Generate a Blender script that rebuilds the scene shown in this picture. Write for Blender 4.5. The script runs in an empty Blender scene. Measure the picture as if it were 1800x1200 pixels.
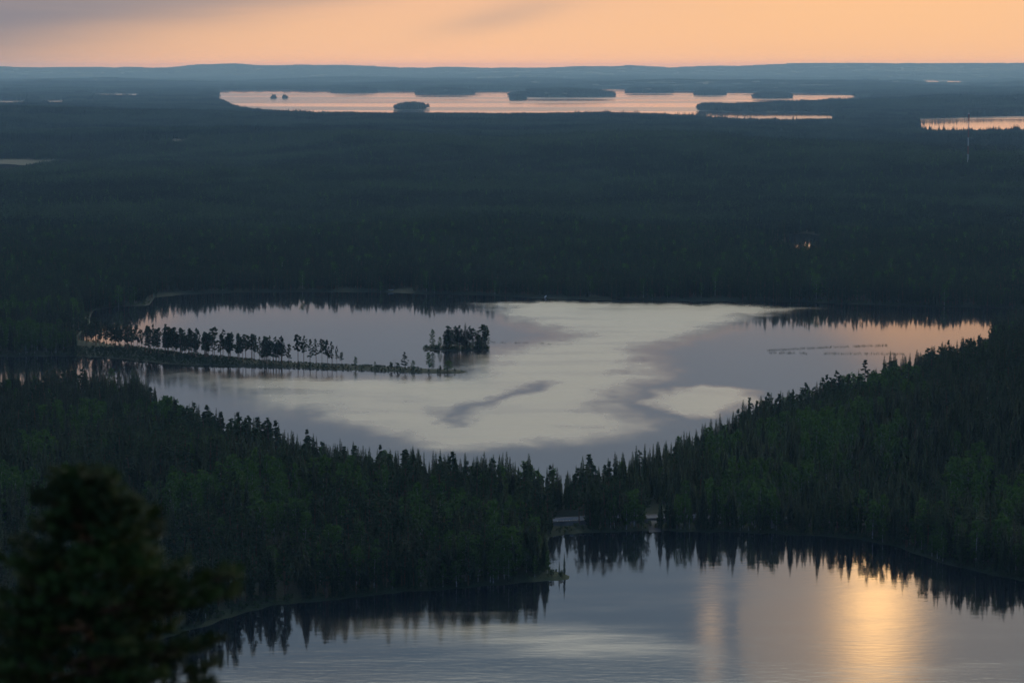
import bpy, math, random
import numpy as np
from mathutils import Vector

random.seed(7)
rng = np.random.default_rng(11)
sc = bpy.context.scene
COL = sc.collection
R = math.radians

# ------------------------------------------------------------------ camera
CAM_Z = 160.0
FPX = 4250.0                     # focal length in pixels of an 1800 px wide frame (85 mm)
HZ = 118.0                       # image row of the level line of sight
PITCH = math.atan((600.0 - HZ) / FPX)
cam_data = bpy.data.cameras.new('camera')
cam_data.lens = 85.0
cam_data.sensor_width = 36.0
cam_data.clip_start = 0.1
cam_data.clip_end = 120000.0
cam_data.dof.use_dof = True
cam_data.dof.focus_distance = 1150.0
cam_data.dof.aperture_fstop = 1.15
cam = bpy.data.objects.new('camera', cam_data)
COL.objects.link(cam)
cam.location = (0, 0, CAM_Z)
cam.rotation_euler = (R(90) - PITCH, 0, 0)
sc.camera = cam

sc.view_settings.view_transform = 'Standard'
sc.view_settings.look = 'None'
sc.view_settings.exposure = 0.0
sc.view_settings.gamma = 1.0
sc.view_settings.use_curve_mapping = False
sc.cycles.use_denoising = True
sc.cycles.max_bounces = 6
sc.cycles.diffuse_bounces = 2
sc.cycles.glossy_bounces = 3
sc.cycles.transmission_bounces = 2
sc.cycles.volume_bounces = 1
sc.cycles.transparent_max_bounces = 4
sc.cycles.sample_clamp_indirect = 4.0


# ------------------------------------------------------------------ node helper
class N:
    """A tiny expression builder over a node tree."""
    def __init__(self, nt):
        self.nt = nt

    def new(self, t, **kw):
        n = self.nt.nodes.new(t)
        for k, v in kw.items():
            setattr(n, k, v)
        return n

    def put(self, sock, v):
        if hasattr(v, 'is_output'):
            self.nt.links.new(v, sock)
        else:
            sock.default_value = v

    def m(self, op, a, b=0.0, c=0.0, clamp=False):
        n = self.new('ShaderNodeMath', operation=op)
        n.use_clamp = clamp
        self.put(n.inputs[0], a)
        self.put(n.inputs[1], b)
        if len(n.inputs) > 2:
            self.put(n.inputs[2], c)
        return n.outputs[0]

    def smooth(self, x, lo, hi, a=0.0, b=1.0):
        n = self.new('ShaderNodeMapRange', interpolation_type='SMOOTHSTEP')
        self.put(n.inputs[0], x)
        n.inputs[1].default_value = lo
        n.inputs[2].default_value = hi
        n.inputs[3].default_value = a
        n.inputs[4].default_value = b
        return n.outputs[0]

    def mix(self, f, a, b, mode='MIX'):
        n = self.new('ShaderNodeMix', data_type='RGBA', blend_type=mode)
        self.put(n.inputs[0], f)
        for s, v in ((n.inputs[6], a), (n.inputs[7], b)):
            if isinstance(v, tuple) and len(v) == 3:
                v = (*v, 1.0)
            self.put(s, v)
        return n.outputs[2]

    def ramp(self, f, stops, interp='LINEAR'):
        n = self.new('ShaderNodeValToRGB')
        cr = n.color_ramp
        cr.interpolation = interp
        while len(cr.elements) < len(stops):
            cr.elements.new(0.5)
        for e, (p, c) in zip(cr.elements, stops):
            e.position = p
            e.color = (*c, 1.0)
        self.put(n.inputs[0], f)
        return n.outputs[0]

    def noise(self, vec, scale, detail=3.0, rough=0.5, dist=0.0, dims='3D'):
        n = self.new('ShaderNodeTexNoise', noise_dimensions=dims)
        if vec is not None:
            self.put(n.inputs['Vector'], vec)
        n.inputs['Scale'].default_value = scale
        n.inputs['Detail'].default_value = detail
        n.inputs['Roughness'].default_value = rough
        n.inputs['Distortion'].default_value = dist
        return n.outputs[0]

    def xyz(self, x, y, z):
        n = self.new('ShaderNodeCombineXYZ')
        self.put(n.inputs[0], x); self.put(n.inputs[1], y); self.put(n.inputs[2], z)
        return n.outputs[0]


# ------------------------------------------------------------------ sky
SUN_AZ, SUN_EL = 9.0, 13.0       # where the low sun glows through the cloud
world = bpy.data.worlds.new('World')
sc.world = world
world.use_nodes = True
wt = world.node_tree
wt.nodes.clear()
w = N(wt)
tc = w.new('ShaderNodeTexCoord')
sep = w.new('ShaderNodeSeparateXYZ')
wt.links.new(tc.outputs['Generated'], sep.inputs[0])
dx, dy, dz = sep.outputs
el = w.m('MULTIPLY', w.m('ARCSINE', dz), 57.2958)
az = w.m('MULTIPLY', w.m('ARCTAN2', dx, dy), 57.2958)
# slow streaky cloud noise in angle space
cloud = w.noise(w.xyz(w.m('MULTIPLY', az, 0.045), w.m('MULTIPLY', el, 0.30), 1.7), 1.0, 4.0, 0.55, 0.6)
cloud2 = w.noise(w.xyz(w.m('MULTIPLY', az, 0.10), w.m('MULTIPLY', el, 0.9), 5.2), 1.0, 4.0, 0.5, 0.4)
cw = w.m('SUBTRACT', cloud, 0.5)
# the orange band under the cloud deck reaches higher at both ends of the view
lift = w.m('MULTIPLY', w.m('MULTIPLY', w.m('ADD', w.smooth(az, -10.8, -7.0, 2.2, 0.0), w.smooth(az, 6.0, 9.5, 0.0, 1.7)), w.smooth(el, 2.0, 5.0)), w.smooth(el, 7.0, 9.5, 1.0, 0.0))
el_w = w.m('ADD', el, w.m('MULTIPLY', cw, w.m('ADD', w.smooth(el, 1.5, 6.0, 0.0, 1.6), w.smooth(el, 14.0, 24.0, 0.0, 14.0))))
el_w = w.m('MAXIMUM', w.m('SUBTRACT', el_w, lift), 0.0)
t = w.m('POWER', w.m('DIVIDE', el_w, 90.0, clamp=True), 0.5)


def E(e):
    return math.sqrt(e / 90.0)


front = w.ramp(t, [
    (E(0.0), (1.10, 0.61, 0.32)),
    (E(0.7), (0.99, 0.57, 0.325)),
    (E(1.5), (0.93, 0.54, 0.33)),
    (E(4.2), (0.92, 0.50, 0.27)),
    (E(5.0), (0.66, 0.42, 0.31)),
    (E(5.8), (0.23, 0.27, 0.345)),
    (E(8.5), (0.25, 0.31, 0.405)),
    (E(14.5), (0.23, 0.36, 0.515)),
    (E(17.5), (3.2, 3.2, 2.8)),
    (E(27.), (6.2, 6.05, 5.0)),
    (E(42.), (0.26, 0.40, 0.60)),
    (1.0,    (0.09, 0.19, 0.41)),
])
back = w.ramp(t, [
    (0.0,    (0.09, 0.14, 0.25)),
    (E(12.), (0.06, 0.13, 0.29)),
    (E(45.), (0.06, 0.14, 0.33)),
    (1.0,    (0.09, 0.19, 0.41)),
])
away = w.m('ABSOLUTE', w.m('SUBTRACT', az, SUN_AZ))
facing = w.smooth(w.m('ADD', away, w.m('MULTIPLY', w.smooth(el, 10.0, 18.0, 0.0, 1.0), 26.0)), 34.0, 95.0, 1.0, 0.0)
col = w.mix(facing, back, front)
# warmer and yellower towards the sun's bearing, low down
warm = w.m('MULTIPLY', w.smooth(away, 1.0, 10.0, 1.0, 0.0), w.smooth(el, 4.0, 6.5, 1.0, 0.0))
col = w.mix(warm, col, (1.0, 0.565, 0.295))
# grey-mauve bank drawn across the low left sky
bq = w.m('SUBTRACT', w.m('ADD', el, w.m('MULTIPLY', w.m('SUBTRACT', cloud2, 0.5), 0.9)), w.m('MULTIPLY', w.m('ADD', az, 12.0), 0.24))
bank_f = w.m('ADD', w.smooth(bq, -0.9, 1.1, 0.0, 0.78), w.smooth(az, -13.0, -1.0, 0.22, 0.0), clamp=True)
bank_f = w.m('MULTIPLY', bank_f, w.smooth(el, 3.0, 6.0, 1.0, 0.0))
bank = w.mix(bank_f, col, (0.27, 0.25, 0.285))
# thin streaks
streak = w.m('MULTIPLY', w.smooth(cloud2, 0.54, 0.72, 0.0, 0.5), w.smooth(az, 6.0, -6.0, 0.1, 1.0))
streak = w.m('MULTIPLY', streak, w.smooth(el, 0.15, 0.8, 0.0, 1.0))
ua = w.m('DIVIDE', w.m('ADD', az, 0.5), 1.35)
ue = w.m('DIVIDE', w.m('SUBTRACT', w.m('SUBTRACT', el, 1.08), w.m('MULTIPLY', w.m('ADD', az, 0.5), 0.22)), 0.24)
wisp = w.m('EXPONENT', w.m('MULTIPLY', w.m('ADD', w.m('MULTIPLY', ua, ua), w.m('MULTIPLY', ue, ue)), -0.6))
streak = w.m('ADD', w.m('MULTIPLY', streak, 0.5), w.m('MULTIPLY', w.m('MULTIPLY', wisp, w.smooth(cloud2, 0.3, 0.6, 0.4, 1.0)), 0.55), clamp=True)
col = w.mix(w.m('MULTIPLY', streak, facing), bank, (0.44, 0.34, 0.31))


def gauss(a0, e0, sa, se):
    u = w.m('POWER', w.m('DIVIDE', w.m('SUBTRACT', az, a0), sa), 2.0)
    v = w.m('POWER', w.m('DIVIDE', w.m('SUBTRACT', el, e0), se), 2.0)
    return w.m('EXPONENT', w.m('MULTIPLY', w.m('ADD', u, v), -0.5))


def add_glow(col, g, c):
    n = w.new('ShaderNodeMix', data_type='RGBA', blend_type='ADD')
    w.put(n.inputs[0], g)
    w.put(n.inputs[6], col)
    n.inputs[7].default_value = (*c, 1.0)
    return n.outputs[2]


col = add_glow(col, gauss(8.75, 12.6, 0.62, 1.5), (3.9, 2.15, 0.68))
col = add_glow(col, gauss(7.6, 13.4, 1.3, 1.2), (0.45, 0.25, 0.10))
col = add_glow(col, gauss(4.8, 13.3, 0.20, 0.75), (1.0, 0.62, 0.28))
col = w.mix(w.smooth(dz, -0.02, -0.002, 1.0, 0.0), col, (0.03, 0.035, 0.04))
nish = w.new('ShaderNodeTexSky', sky_type='NISHITA')
nish.sun_disc = False
nish.sun_elevation = R(SUN_EL)
nish.sun_rotation = R(SUN_AZ)
nish.dust_density = 2.0
bg1 = w.new('ShaderNodeBackground')
bg1.inputs['Strength'].default_value = 0.001
wt.links.new(nish.outputs[0], bg1.inputs['Color'])
bg2 = w.new('ShaderNodeBackground')
bg2.inputs['Strength'].default_value = 0.92
wt.links.new(col, bg2.inputs['Color'])
addn = w.new('ShaderNodeAddShader')
wt.links.new(bg1.outputs[0], addn.inputs[0])
wt.links.new(bg2.outputs[0], addn.inputs[1])
out = w.new('ShaderNodeOutputWorld')
wt.links.new(addn.outputs[0], out.inputs[0])

sun_data = bpy.data.lights.new('sun', 'SUN')
sun_data.energy = 0.004
sun_data.angle = R(7.0)
sun_data.color = (1.0, 0.62, 0.24)
sun = bpy.data.objects.new('sun', sun_data)
COL.objects.link(sun)
_sd = Vector((math.sin(R(SUN_AZ)) * math.cos(R(SUN_EL)), math.cos(R(SUN_AZ)) * math.cos(R(SUN_EL)), math.sin(R(SUN_EL))))
sun.rotation_euler = _sd.to_track_quat('Z', 'Y').to_euler()
sun.location = (0, 0, 400)

HAZE_DENSITY = 3.7e-5


# ------------------------------------------------------------------ layout helpers
def ground(px, py, z=0.0):
    """The point of the level z that stands at this place of the view."""
    u = (np.asarray(px, float) - 900.0) / FPX
    v = (600.0 - np.asarray(py, float)) / FPX
    y = math.cos(PITCH) + v * math.sin(PITCH)
    zz = -math.sin(PITCH) + v * math.cos(PITCH)
    s = (z - CAM_Z) / zz
    return np.stack([u * s, y * s], -1)


def hash2(ix, iy, seed):
    h = (ix.astype(np.int64) * 374761393 + iy.astype(np.int64) * 668265263 + seed * 974634777) & 0x7fffffff
    h = ((h ^ (h >> 13)) * 1274126177) & 0x7fffffff
    h = h ^ (h >> 16)
    return (h & 0xffff) / 65535.0


def vnoise(x, y, seed=0):
    ix, iy = np.floor(x), np.floor(y)
    fx, fy = x - ix, y - iy
    fx = fx * fx * (3 - 2 * fx)
    fy = fy * fy * (3 - 2 * fy)
    a = hash2(ix, iy, seed); b = hash2(ix + 1, iy, seed)
    c = hash2(ix, iy + 1, seed); d = hash2(ix + 1, iy + 1, seed)
    return (a * (1 - fx) + b * fx) * (1 - fy) + (c * (1 - fx) + d * fx) * fy


def fbm(x, y, seed=0, octaves=4):
    s, a, tot = 0.0, 1.0, 0.0
    for o in range(octaves):
        s = s + a * vnoise(x * 2 ** o + 17.3 * o, y * 2 ** o - 9.1 * o, seed + o)
        tot += a
        a *= 0.5
    return s / tot


def sstep(x, lo, hi):
    t = np.clip((x - lo) / (hi - lo), 0, 1)
    return t * t * (3 - 2 * t)


def shoreline(pts, wob=0.0, sub=6.0, closed=True):
    """Subdivide a hand-drawn outline and make its edge ragged, then lay it on the water level."""
    out = []
    n = len(pts)
    for i in range(n if closed else n - 1):
        a, b = np.array(pts[i], float), np.array(pts[(i + 1) % n], float)
        k = max(1, int(np.hypot(*(b - a)) / sub))
        for j in range(k):
            out.append(a + (b - a) * j / k)
    out = np.array(out)
    if wob:
        sc_ = (out[:, 1] - HZ) / 500.0
        out[:, 1] += (fbm(out[:, 0] / 23.0, out[:, 1] / 9.0, 5) - 0.5) * 2 * wob * np.clip(sc_, 0.06, 1.5)
        out[:, 0] += (fbm(out[:, 0] / 19.0, out[:, 1] / 7.0, 9) - 0.5) * 3 * wob * np.clip(sc_, 0.3, 1.5)
    return ground(out[:, 0], out[:, 1])


def ell(cx, cy, rx, ry, n=26):
    return [(cx + rx * math.cos(2 * math.pi * i / n), cy + ry * math.sin(2 * math.pi * i / n)) for i in range(n)]


def near_edge(y, hide=21.0):
    """Row of a shore whose trees (hide metres) cover it: the visible fringe is at row y."""
    return HZ + (y - HZ) * CAM_Z / (CAM_Z - hide)


MID = shoreline([
    (166, 545), (205, 539.5), (262, 537), (272, 523), (330, 517), (420, 514), (600, 513), (690, 514), (720, 516), (850, 519),
    (950, 524), (1050, 527), (1200, 529), (1400, 531), (1550, 536), (1700, 540), (1850, 546), (1920, 553), (1860, 566), (1800, 581), (1748, 592), (1729, 600), (1724, 608), (1732, 622), (1728, 642), (1650, 668), (1530, 692), (1400, 738), (1300, 768), (1200, 815), (1130, 850), (1060, 872),
    (980, 880), (900, 874), (800, 866), (700, 858), (600, 840), (500, 815), (400, 787), (330, 762), (280, 730), (250, 704), (150, 694),
    (0, 696), (-150, 692), (-150, 632), (0, 627), (100, 626), (180, 628), (240, 634), (300, 640), (400, 643.5), (500, 646.5), (600, 649.5),
    (700, 653.5), (760, 656.5), (808, 657), (822, 654), (812, 650.5), (780, 648.5), (740, 647), (700, 645.5), (640, 642.5), (600, 641.5), (540, 638),
    (480, 635), (400, 629), (340, 624), (290, 618), (230, 610), (180, 603), (142, 597), (136, 592), (150, 580), (158, 566), (160, 553)], 1.3)
NEAR = shoreline([
    (1850, 1035), (1800, 1022), (1720, 1005), (1640, 985), (1560, 957), (1500, 946), (1400, 940), (1300, 936), (1200, 934), (1130, 932),
    (1050, 936), (990, 939), (965, 943), (958, 960), (957, 985), (964, 1000), (985, 1006), (1001, 1011), (999, 1017), (970, 1021), (900, 1026),
    (850, 1030), (760, 1036), (700, 1041), (620, 1050), (560, 1057), (480, 1064), (430, 1075), (395, 1088), (360, 1100), (300, 1117),
    (220, 1142), (120, 1185), (0, 1225), (-200, 1300), (-200, 1500), (2100, 1500), (2100, 1110)], 2.2)
ne = near_edge
FAR = shoreline([
    (384, 159.5), (480, 158.5), (600, 159), (700, 159.5), (800, 160.5), (900, 160), (1000, 158), (1080, 156.5), (1140, 158), (1200, 160), (1330, 162),
    (1430, 164.5), (1498, 165), (1506, 171), (1540, 174), (1590, 176.5), (1540, 179), (1490, 181), (1400, 186), (1300, 189), (1240, 188), (1226, 190),
    (1230, 195), (1300, 197), (1400, 197), (1460, 199), (1475, ne(203)), (1455, ne(207)), (1370, ne(208)), (1300, ne(206)), (1225, ne(200)),
    (1130, ne(199)), (1050, ne(196)), (1000, ne(198)), (900, ne(199)), (850, ne(200)), (760, ne(199)), (700, ne(198)), (640, ne(197)), (600, ne(199)),
    (540, ne(196)), (500, ne(192)), (425, ne(186)), (398, ne(178)), (380, 177)], 0.5, 5.0)
FAR_RIGHT = shoreline([(1615, 209), (1700, 206), (1800, 203.5), (1950, 202), (1950, ne(219)), (1800, ne(220)), (1700, ne(222)), (1622, ne(222)), (1614, ne(216))], 0.5, 5.0)
PONDS = [shoreline(p, 0.4, 4.0) for p in (
    [(-60, 177.5), (20, 177), (52, 178), (40, ne(180)), (-60, ne(181))],
    [(68, 177.2), (118, 176.5), (112, ne(178.2)), (70, ne(178.6))],
    [(160, 164.6), (250, 164.8), (240, ne(166.6)), (200, ne(167)), (165, ne(166))],
    [(1624, 141.5), (1648, 142), (1652, ne(143.6)), (1626, ne(143.4))],
    [(1664, 142), (1690, 142.6), (1688, ne(146)), (1668, ne(145))],
    [(-60, 287), (10, 288), (36, 290), (70, 291), (66, 300), (34, 309), (10, 315), (-60, 318)],
    [(1380, 414), (1420, 410), (1446, 417), (1444, 447), (1415, 462), (1388, 455)],
)]
ISLAND_PX = [ell(623, 161.4, 40, 1.7), ell(782, 164, 52, 2.4), ell(988, 168.8, 93, 2.6), ell(911, 174.5, 14, 1.4), ell(1141, 162.2, 42, 1.7),
             ell(1248, 166.2, 28, 1.7), ell(1358, 171, 34, 2.2), ell(722, 191, 28, 2.7), ell(481, 173, 4, 0.8), ell(501, 173, 4, 0.8)]
FAR_ISLANDS = [shoreline(p, 0.25, 4.0) for p in ISLAND_PX]
ISLE = shoreline([(740, 612), (752, 609), (780, 607), (810, 606), (840, 607), (856, 609.5), (861, 613), (850, 616.5), (820, 617.5), (790, 617), (765, 615.5), (748, 614.5)], 0.5, 5.0)


def poly_sd(poly, P, margin):
    """Signed distance (positive inside) of points to a polygon; -margin where farther off than that."""
    lo, hi = poly.min(0) - margin, poly.max(0) + margin
    sel = np.where((P[:, 0] > lo[0]) & (P[:, 0] < hi[0]) & (P[:, 1] > lo[1]) & (P[:, 1] < hi[1]))[0]
    out = np.full(len(P), -margin)
    if not len(sel):
        return out
    x, y = P[sel, 0], P[sel, 1]
    d2 = np.full(len(sel), 1e30)
    ins = np.zeros(len(sel), bool)
    for a, b in zip(poly, np.roll(poly, -1, 0)):
        ex, ey = b - a
        l2 = ex * ex + ey * ey + 1e-9
        tt = np.clip(((x - a[0]) * ex + (y - a[1]) * ey) / l2, 0, 1)
        d2 = np.minimum(d2, (x - a[0] - tt * ex) ** 2 + (y - a[1] - tt * ey) ** 2)
        if a[1] != b[1]:
            ins ^= ((a[1] > y) != (b[1] > y)) & (x < (b[0] - a[0]) * (y - a[1]) / (b[1] - a[1]) + a[0])
    d = np.sqrt(d2)
    out[sel] = np.where(ins, d, np.maximum(-d, -margin))
    return out


LAKES = [('near_lake', NEAR, 260.0), ('middle_lake', MID, 260.0), ('far_lake', FAR, 1500.0), ('far_lake_bay', FAR_RIGHT, 1200.0)] + \
        [('pond', p, 500.0) for p in PONDS]


def water_sd(P):
    """(distance to the shore: positive on land, index of the nearest water)."""
    best = np.full(len(P), -1500.0)
    who = np.zeros(len(P), int)
    for i, (nm, poly, mg) in enumerate(LAKES):
        d = poly_sd(poly, P, mg)
        d = np.where(d <= -mg + 1e-6, -1500.0, d)
        if nm == 'far_lake':
            for isl in FAR_ISLANDS:
                s = poly_sd(isl, P, 400.0)
                d = np.where(s > -399, np.minimum(d, -s), d)
        if nm == 'middle_lake':
            s = poly_sd(ISLE, P, 120.0)
            d = np.where(s > -119, np.minimum(d, -s), d)
        up = d > best
        best = np.where(up, d, best)
        who = np.where(up, i, who)
    return -best, who


SKYLINE = np.array([(-400, 124), (0, 124), (60, 121), (140, 124.5), (230, 120.5), (300, 120), (350, 114.5), (420, 114), (480, 116.5), (560, 115.5), (620, 115.5),
                    (700, 120), (780, 119.5), (880, 122), (1000, 121.5), (1045, 122), (1110, 119.5), (1200, 121), (1300, 117), (1430, 112.6),
                    (1520, 113), (1570, 116), (1700, 114.5), (1800, 114.5), (2200, 117)], float)
RIDGE2 = np.array([(-400, 137), (0, 136), (200, 140), (400, 139), (600, 141), (800, 136), (950, 133), (1100, 136), (1250, 132), (1400, 134), (1550, 129), (1700, 131), (1800, 128), (2200, 130)], float)
RIDGE3 = np.array([(-400, 147), (0, 147), (200, 148), (350, 152), (500, 148), (700, 150), (900, 149), (1100, 147), (1300, 146), (1500, 150), (1700, 151), (1800, 150), (2200, 150)], float)


def height(P, sd=None):
    if sd is None:
        sd, _ = water_sd(P)
    x, y = P[:, 0], P[:, 1]
    r = np.hypot(x, y)
    k = np.clip(r / 1200.0, 1.0, 8.0)
    land = np.minimum(sd * 0.12, 0.9 * k ** 0.5)
    bed = np.maximum(sd * 0.12, -4.0)
    inl = sstep(sd, 0, 140 * k)
    hills = (fbm(x / 260 + 3, y / 320 + 1, 21) - 0.35) * 16 * inl * sstep(r, 500, 900)
    hills = np.maximum(hills, -0.3)
    roll = (fbm(x / 1100 + 7.7, y / 1700 + 2.2, 33, 4) - 0.42) * 105 * sstep(r, 1900, 4500) * sstep(sd, 0, 900)
    hills = hills + np.maximum(roll, -2)
    # the wooded hill on the right, past the near lake
    hills = hills + 34 * np.exp(-((x - 330) / 130) ** 2 - ((y - 1110) / 150) ** 2) * sstep(sd, 0, 70)
    hills = hills + 9 * np.exp(-((x - 175) / 110) ** 2 - ((y - 960) / 70) ** 2) * sstep(sd, 0, 60)
    hills = hills + 10 * np.exp(-((x + 130) / 130) ** 2 - ((y - 870) / 90) ** 2) * sstep(sd, 0, 70)
    h = np.where(sd > 0, land + hills, bed)
    # islands and spits far off rise a little
    h = h + np.where((sd > 0) & (r > 6500) & (r < 16000), sstep(sd, 0, 160) * 7.0, 0)
    for isl in FAR_ISLANDS:
        s_i = poly_sd(isl, P, 400.0)
        h = h + np.where((s_i > 0) & (r > 7500), sstep(s_i, 0, 200) * 16.0, 0)
    # far ridges
    px = 900 + FPX * x / np.maximum(y, 1.0) / math.cos(PITCH) * 1.0
    for prof, dist, wid, cap in ((SKYLINE, 36500.0, 2300.0, 120.5), (RIDGE2, 31500.0, 1500.0, 999), (RIDGE3, 20000.0, 900.0, 999)):
        top = CAM_Z - (np.minimum(np.interp(px, prof[:, 0], prof[:, 1]), cap) - HZ) * dist / FPX - 8
        top = top + (fbm(x / 1500, y / 2500, 50, 5) - 0.5) * 44
        h = h + np.maximum(top - 6, 0) * np.exp(-((y - dist) / wid) ** 2) * (y > 0)
    h = np.minimum(h, np.where(r > 20000, 205.0, 157.0))
    # the hill the view is taken from
    hill0 = 158.2 - 0.40 * np.maximum(r - 2.5, 0) + (fbm(x / 9, y / 9, 70) - 0.5) * np.minimum(r * 0.05, 3.0)
    return np.maximum(h, hill0)


# ------------------------------------------------------------------ mesh helpers
def mesh_np(name, V, F, smooth=False):
    me = bpy.data.meshes.new(name)
    V = np.asarray(V, np.float32)
    F = np.asarray(F, np.int32)
    n, k = F.shape
    me.vertices.add(len(V)); me.vertices.foreach_set('co', V.ravel())
    me.loops.add(n * k); me.loops.foreach_set('vertex_index', F.ravel())
    me.polygons.add(n)
    me.polygons.foreach_set('loop_start', np.arange(0, n * k, k, dtype=np.int32))
    me.polygons.foreach_set('loop_total', np.full(n, k, np.int32))
    me.polygons.foreach_set('use_smooth', np.full(n, smooth))
    me.update(calc_edges=True)
    return me


def link(name, me, parent=None, **props):
    o = bpy.data.objects.new(name, me)
    COL.objects.link(o)
    if parent is not None:
        o.parent = parent
    for k, v in props.items():
        o[k] = v
    return o


def empty(name, loc, label, cat, group=None):
    o = bpy.data.objects.new(name, None)
    COL.objects.link(o)
    o.location = loc
    o.empty_display_size = 0.5
    o['label'] = label
    o['category'] = cat
    if group:
        o['group'] = group
    return o


class MB:
    """Collects triangles and quads (quads kept as two triangles) with a material index."""
    def __init__(self):
        self.v, self.f, self.m = [], [], []

    def tri(self, a, b, c, mi=0):
        i = len(self.v)
        self.v += [a, b, c]; self.f.append((i, i + 1, i + 2)); self.m.append(mi)

    def quad(self, a, b, c, d, mi=0):
        i = len(self.v)
        self.v += [a, b, c, d]
        self.f += [(i, i + 1, i + 2), (i, i + 2, i + 3)]; self.m += [mi, mi]

    def tube(self, pts, rad, n=5, mi=0, cap=True):
        rings = []
        for j, (p, r) in enumerate(zip(pts, rad)):
            d = Vector(pts[min(j + 1, len(pts) - 1)]) - Vector(pts[max(j - 1, 0)])
            q = d.to_track_quat('Z', 'Y')
            i0 = len(self.v)
            for k in range(n):
                a = 2 * math.pi * k / n
                self.v.append(tuple(Vector(p) + q @ Vector((r * math.cos(a), r * math.sin(a), 0))))
            rings.append(i0)
        for a, b in zip(rings, rings[1:]):
            for k in range(n):
                k2 = (k + 1) % n
                self.f += [(a + k, a + k2, b + k2), (a + k, b + k2, b + k)]; self.m += [mi, mi]
        if cap:
            for a in (rings[0], rings[-1]):
                for k in range(1, n - 1):
                    self.f.append((a, a + k, a + k + 1)); self.m.append(mi)

    def box(self, c, s, mi=0, rz=0.0):
        i = len(self.v)
        ca, sa = math.cos(rz), math.sin(rz)
        for dz in (-1, 1):
            for ax, ay in ((-1, -1), (1, -1), (1, 1), (-1, 1)):
                X, Y = ax * s[0] / 2, ay * s[1] / 2
                self.v.append((c[0] + X * ca - Y * sa, c[1] + X * sa + Y * ca, c[2] + dz * s[2] / 2))
        for q in ((0, 3, 2, 1), (4, 5, 6, 7), (0, 1, 5, 4), (1, 2, 6, 5), (2, 3, 7, 6), (3, 0, 4, 7)):
            self.f += [(i + q[0], i + q[1], i + q[2]), (i + q[0], i + q[2], i + q[3])]; self.m += [mi, mi]

    def mesh(self, name, mats, smooth=False):
        me = mesh_np(name, np.array(self.v), np.array(self.f), smooth)
        for m_ in mats:
            me.materials.append(m_)
        me.polygons.foreach_set('material_index', np.array(self.m, np.int32))
        return me

    def arrays(self):
        return np.array(self.v), np.array(self.f), np.array(self.m)


# ------------------------------------------------------------------ materials
def material(name, rough=0.9):
    m = bpy.data.materials.new(name)
    m.use_nodes = True
    nt = m.node_tree
    b = nt.nodes['Principled BSDF']
    b.inputs['Roughness'].default_value = rough
    b.inputs['Specular IOR Level'].default_value = 0.2
    return m, N(nt), b


def leaf_mat(name, stops, translucent=0.25, own=0.55, stand=0.55):
    m, n, b = material(name, 0.75)
    oi = n.new('ShaderNodeObjectInfo')
    ge = n.new('ShaderNodeNewGeometry')
    tcn = n.new('ShaderNodeTexCoord')
    big = n.noise(ge.outputs['Position'], 0.011, 2.0)
    wide_ = n.noise(ge.outputs['Position'], 0.0016, 3.0, 0.6)
    big = n.smooth(n.m('ADD', n.m('MULTIPLY', big, 0.35), n.m('MULTIPLY', wide_, 0.65)), 0.36, 0.62)
    f = n.m('ADD', n.m('MULTIPLY', oi.outputs['Random'], own), n.m('MULTIPLY', big, stand), clamp=True)
    c = n.ramp(f, stops)
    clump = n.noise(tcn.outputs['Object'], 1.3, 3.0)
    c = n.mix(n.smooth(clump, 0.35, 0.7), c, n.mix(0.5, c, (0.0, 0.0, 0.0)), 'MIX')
    n.put(b.inputs['Base Color'], c)
    b.inputs['Specular IOR Level'].default_value = 0.12
    tr = n.new('ShaderNodeBsdfTranslucent')
    n.put(tr.inputs[0], c)
    mx = n.new('ShaderNodeMixShader')
    mx.inputs[0].default_value = translucent
    n.nt.links.new(b.outputs[0], mx.inputs[1])
    n.nt.links.new(tr.outputs[0], mx.inputs[2])
    n.nt.links.new(mx.outputs[0], n.nt.nodes['Material Output'].inputs['Surface'])
    return m


def plain_mat(name, c1, c2, scale, rough=0.9, detail=4.0):
    m, n, b = material(name, rough)
    ge = n.new('ShaderNodeNewGeometry')
    f = n.noise(ge.outputs['Position'], scale, detail)
    n.put(b.inputs['Base Color'], n.mix(n.smooth(f, 0.3, 0.7), c1, c2))
    return m


M = {}
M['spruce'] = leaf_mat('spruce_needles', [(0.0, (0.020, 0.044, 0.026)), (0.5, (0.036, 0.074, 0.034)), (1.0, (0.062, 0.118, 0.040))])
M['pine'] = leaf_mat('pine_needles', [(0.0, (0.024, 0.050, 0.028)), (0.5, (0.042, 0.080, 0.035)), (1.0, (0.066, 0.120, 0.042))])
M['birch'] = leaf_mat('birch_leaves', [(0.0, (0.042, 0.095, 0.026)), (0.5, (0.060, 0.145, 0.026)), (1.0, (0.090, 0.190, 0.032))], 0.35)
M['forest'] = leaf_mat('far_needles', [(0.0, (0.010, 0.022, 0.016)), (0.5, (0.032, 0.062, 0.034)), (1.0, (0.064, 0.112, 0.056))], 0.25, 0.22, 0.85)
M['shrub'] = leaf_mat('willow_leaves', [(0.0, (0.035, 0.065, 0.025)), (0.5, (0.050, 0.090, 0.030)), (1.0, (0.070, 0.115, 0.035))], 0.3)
M['reed'] = plain_mat('reed_stalks', (0.10, 0.13, 0.05), (0.16, 0.16, 0.07), 0.4)
M['bark'] = plain_mat('grey_bark', (0.07, 0.055, 0.045), (0.13, 0.11, 0.095), 3.0)
M['pinebark'] = plain_mat('pine_bark', (0.10, 0.062, 0.040), (0.19, 0.105, 0.06), 2.0)
M['birchbark'] = plain_mat('birch_bark', (0.16, 0.15, 0.14), (0.58, 0.56, 0.52), 1.5)
M['dead'] = plain_mat('dead_wood', (0.12, 0.11, 0.10), (0.22, 0.20, 0.18), 2.0)
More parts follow.
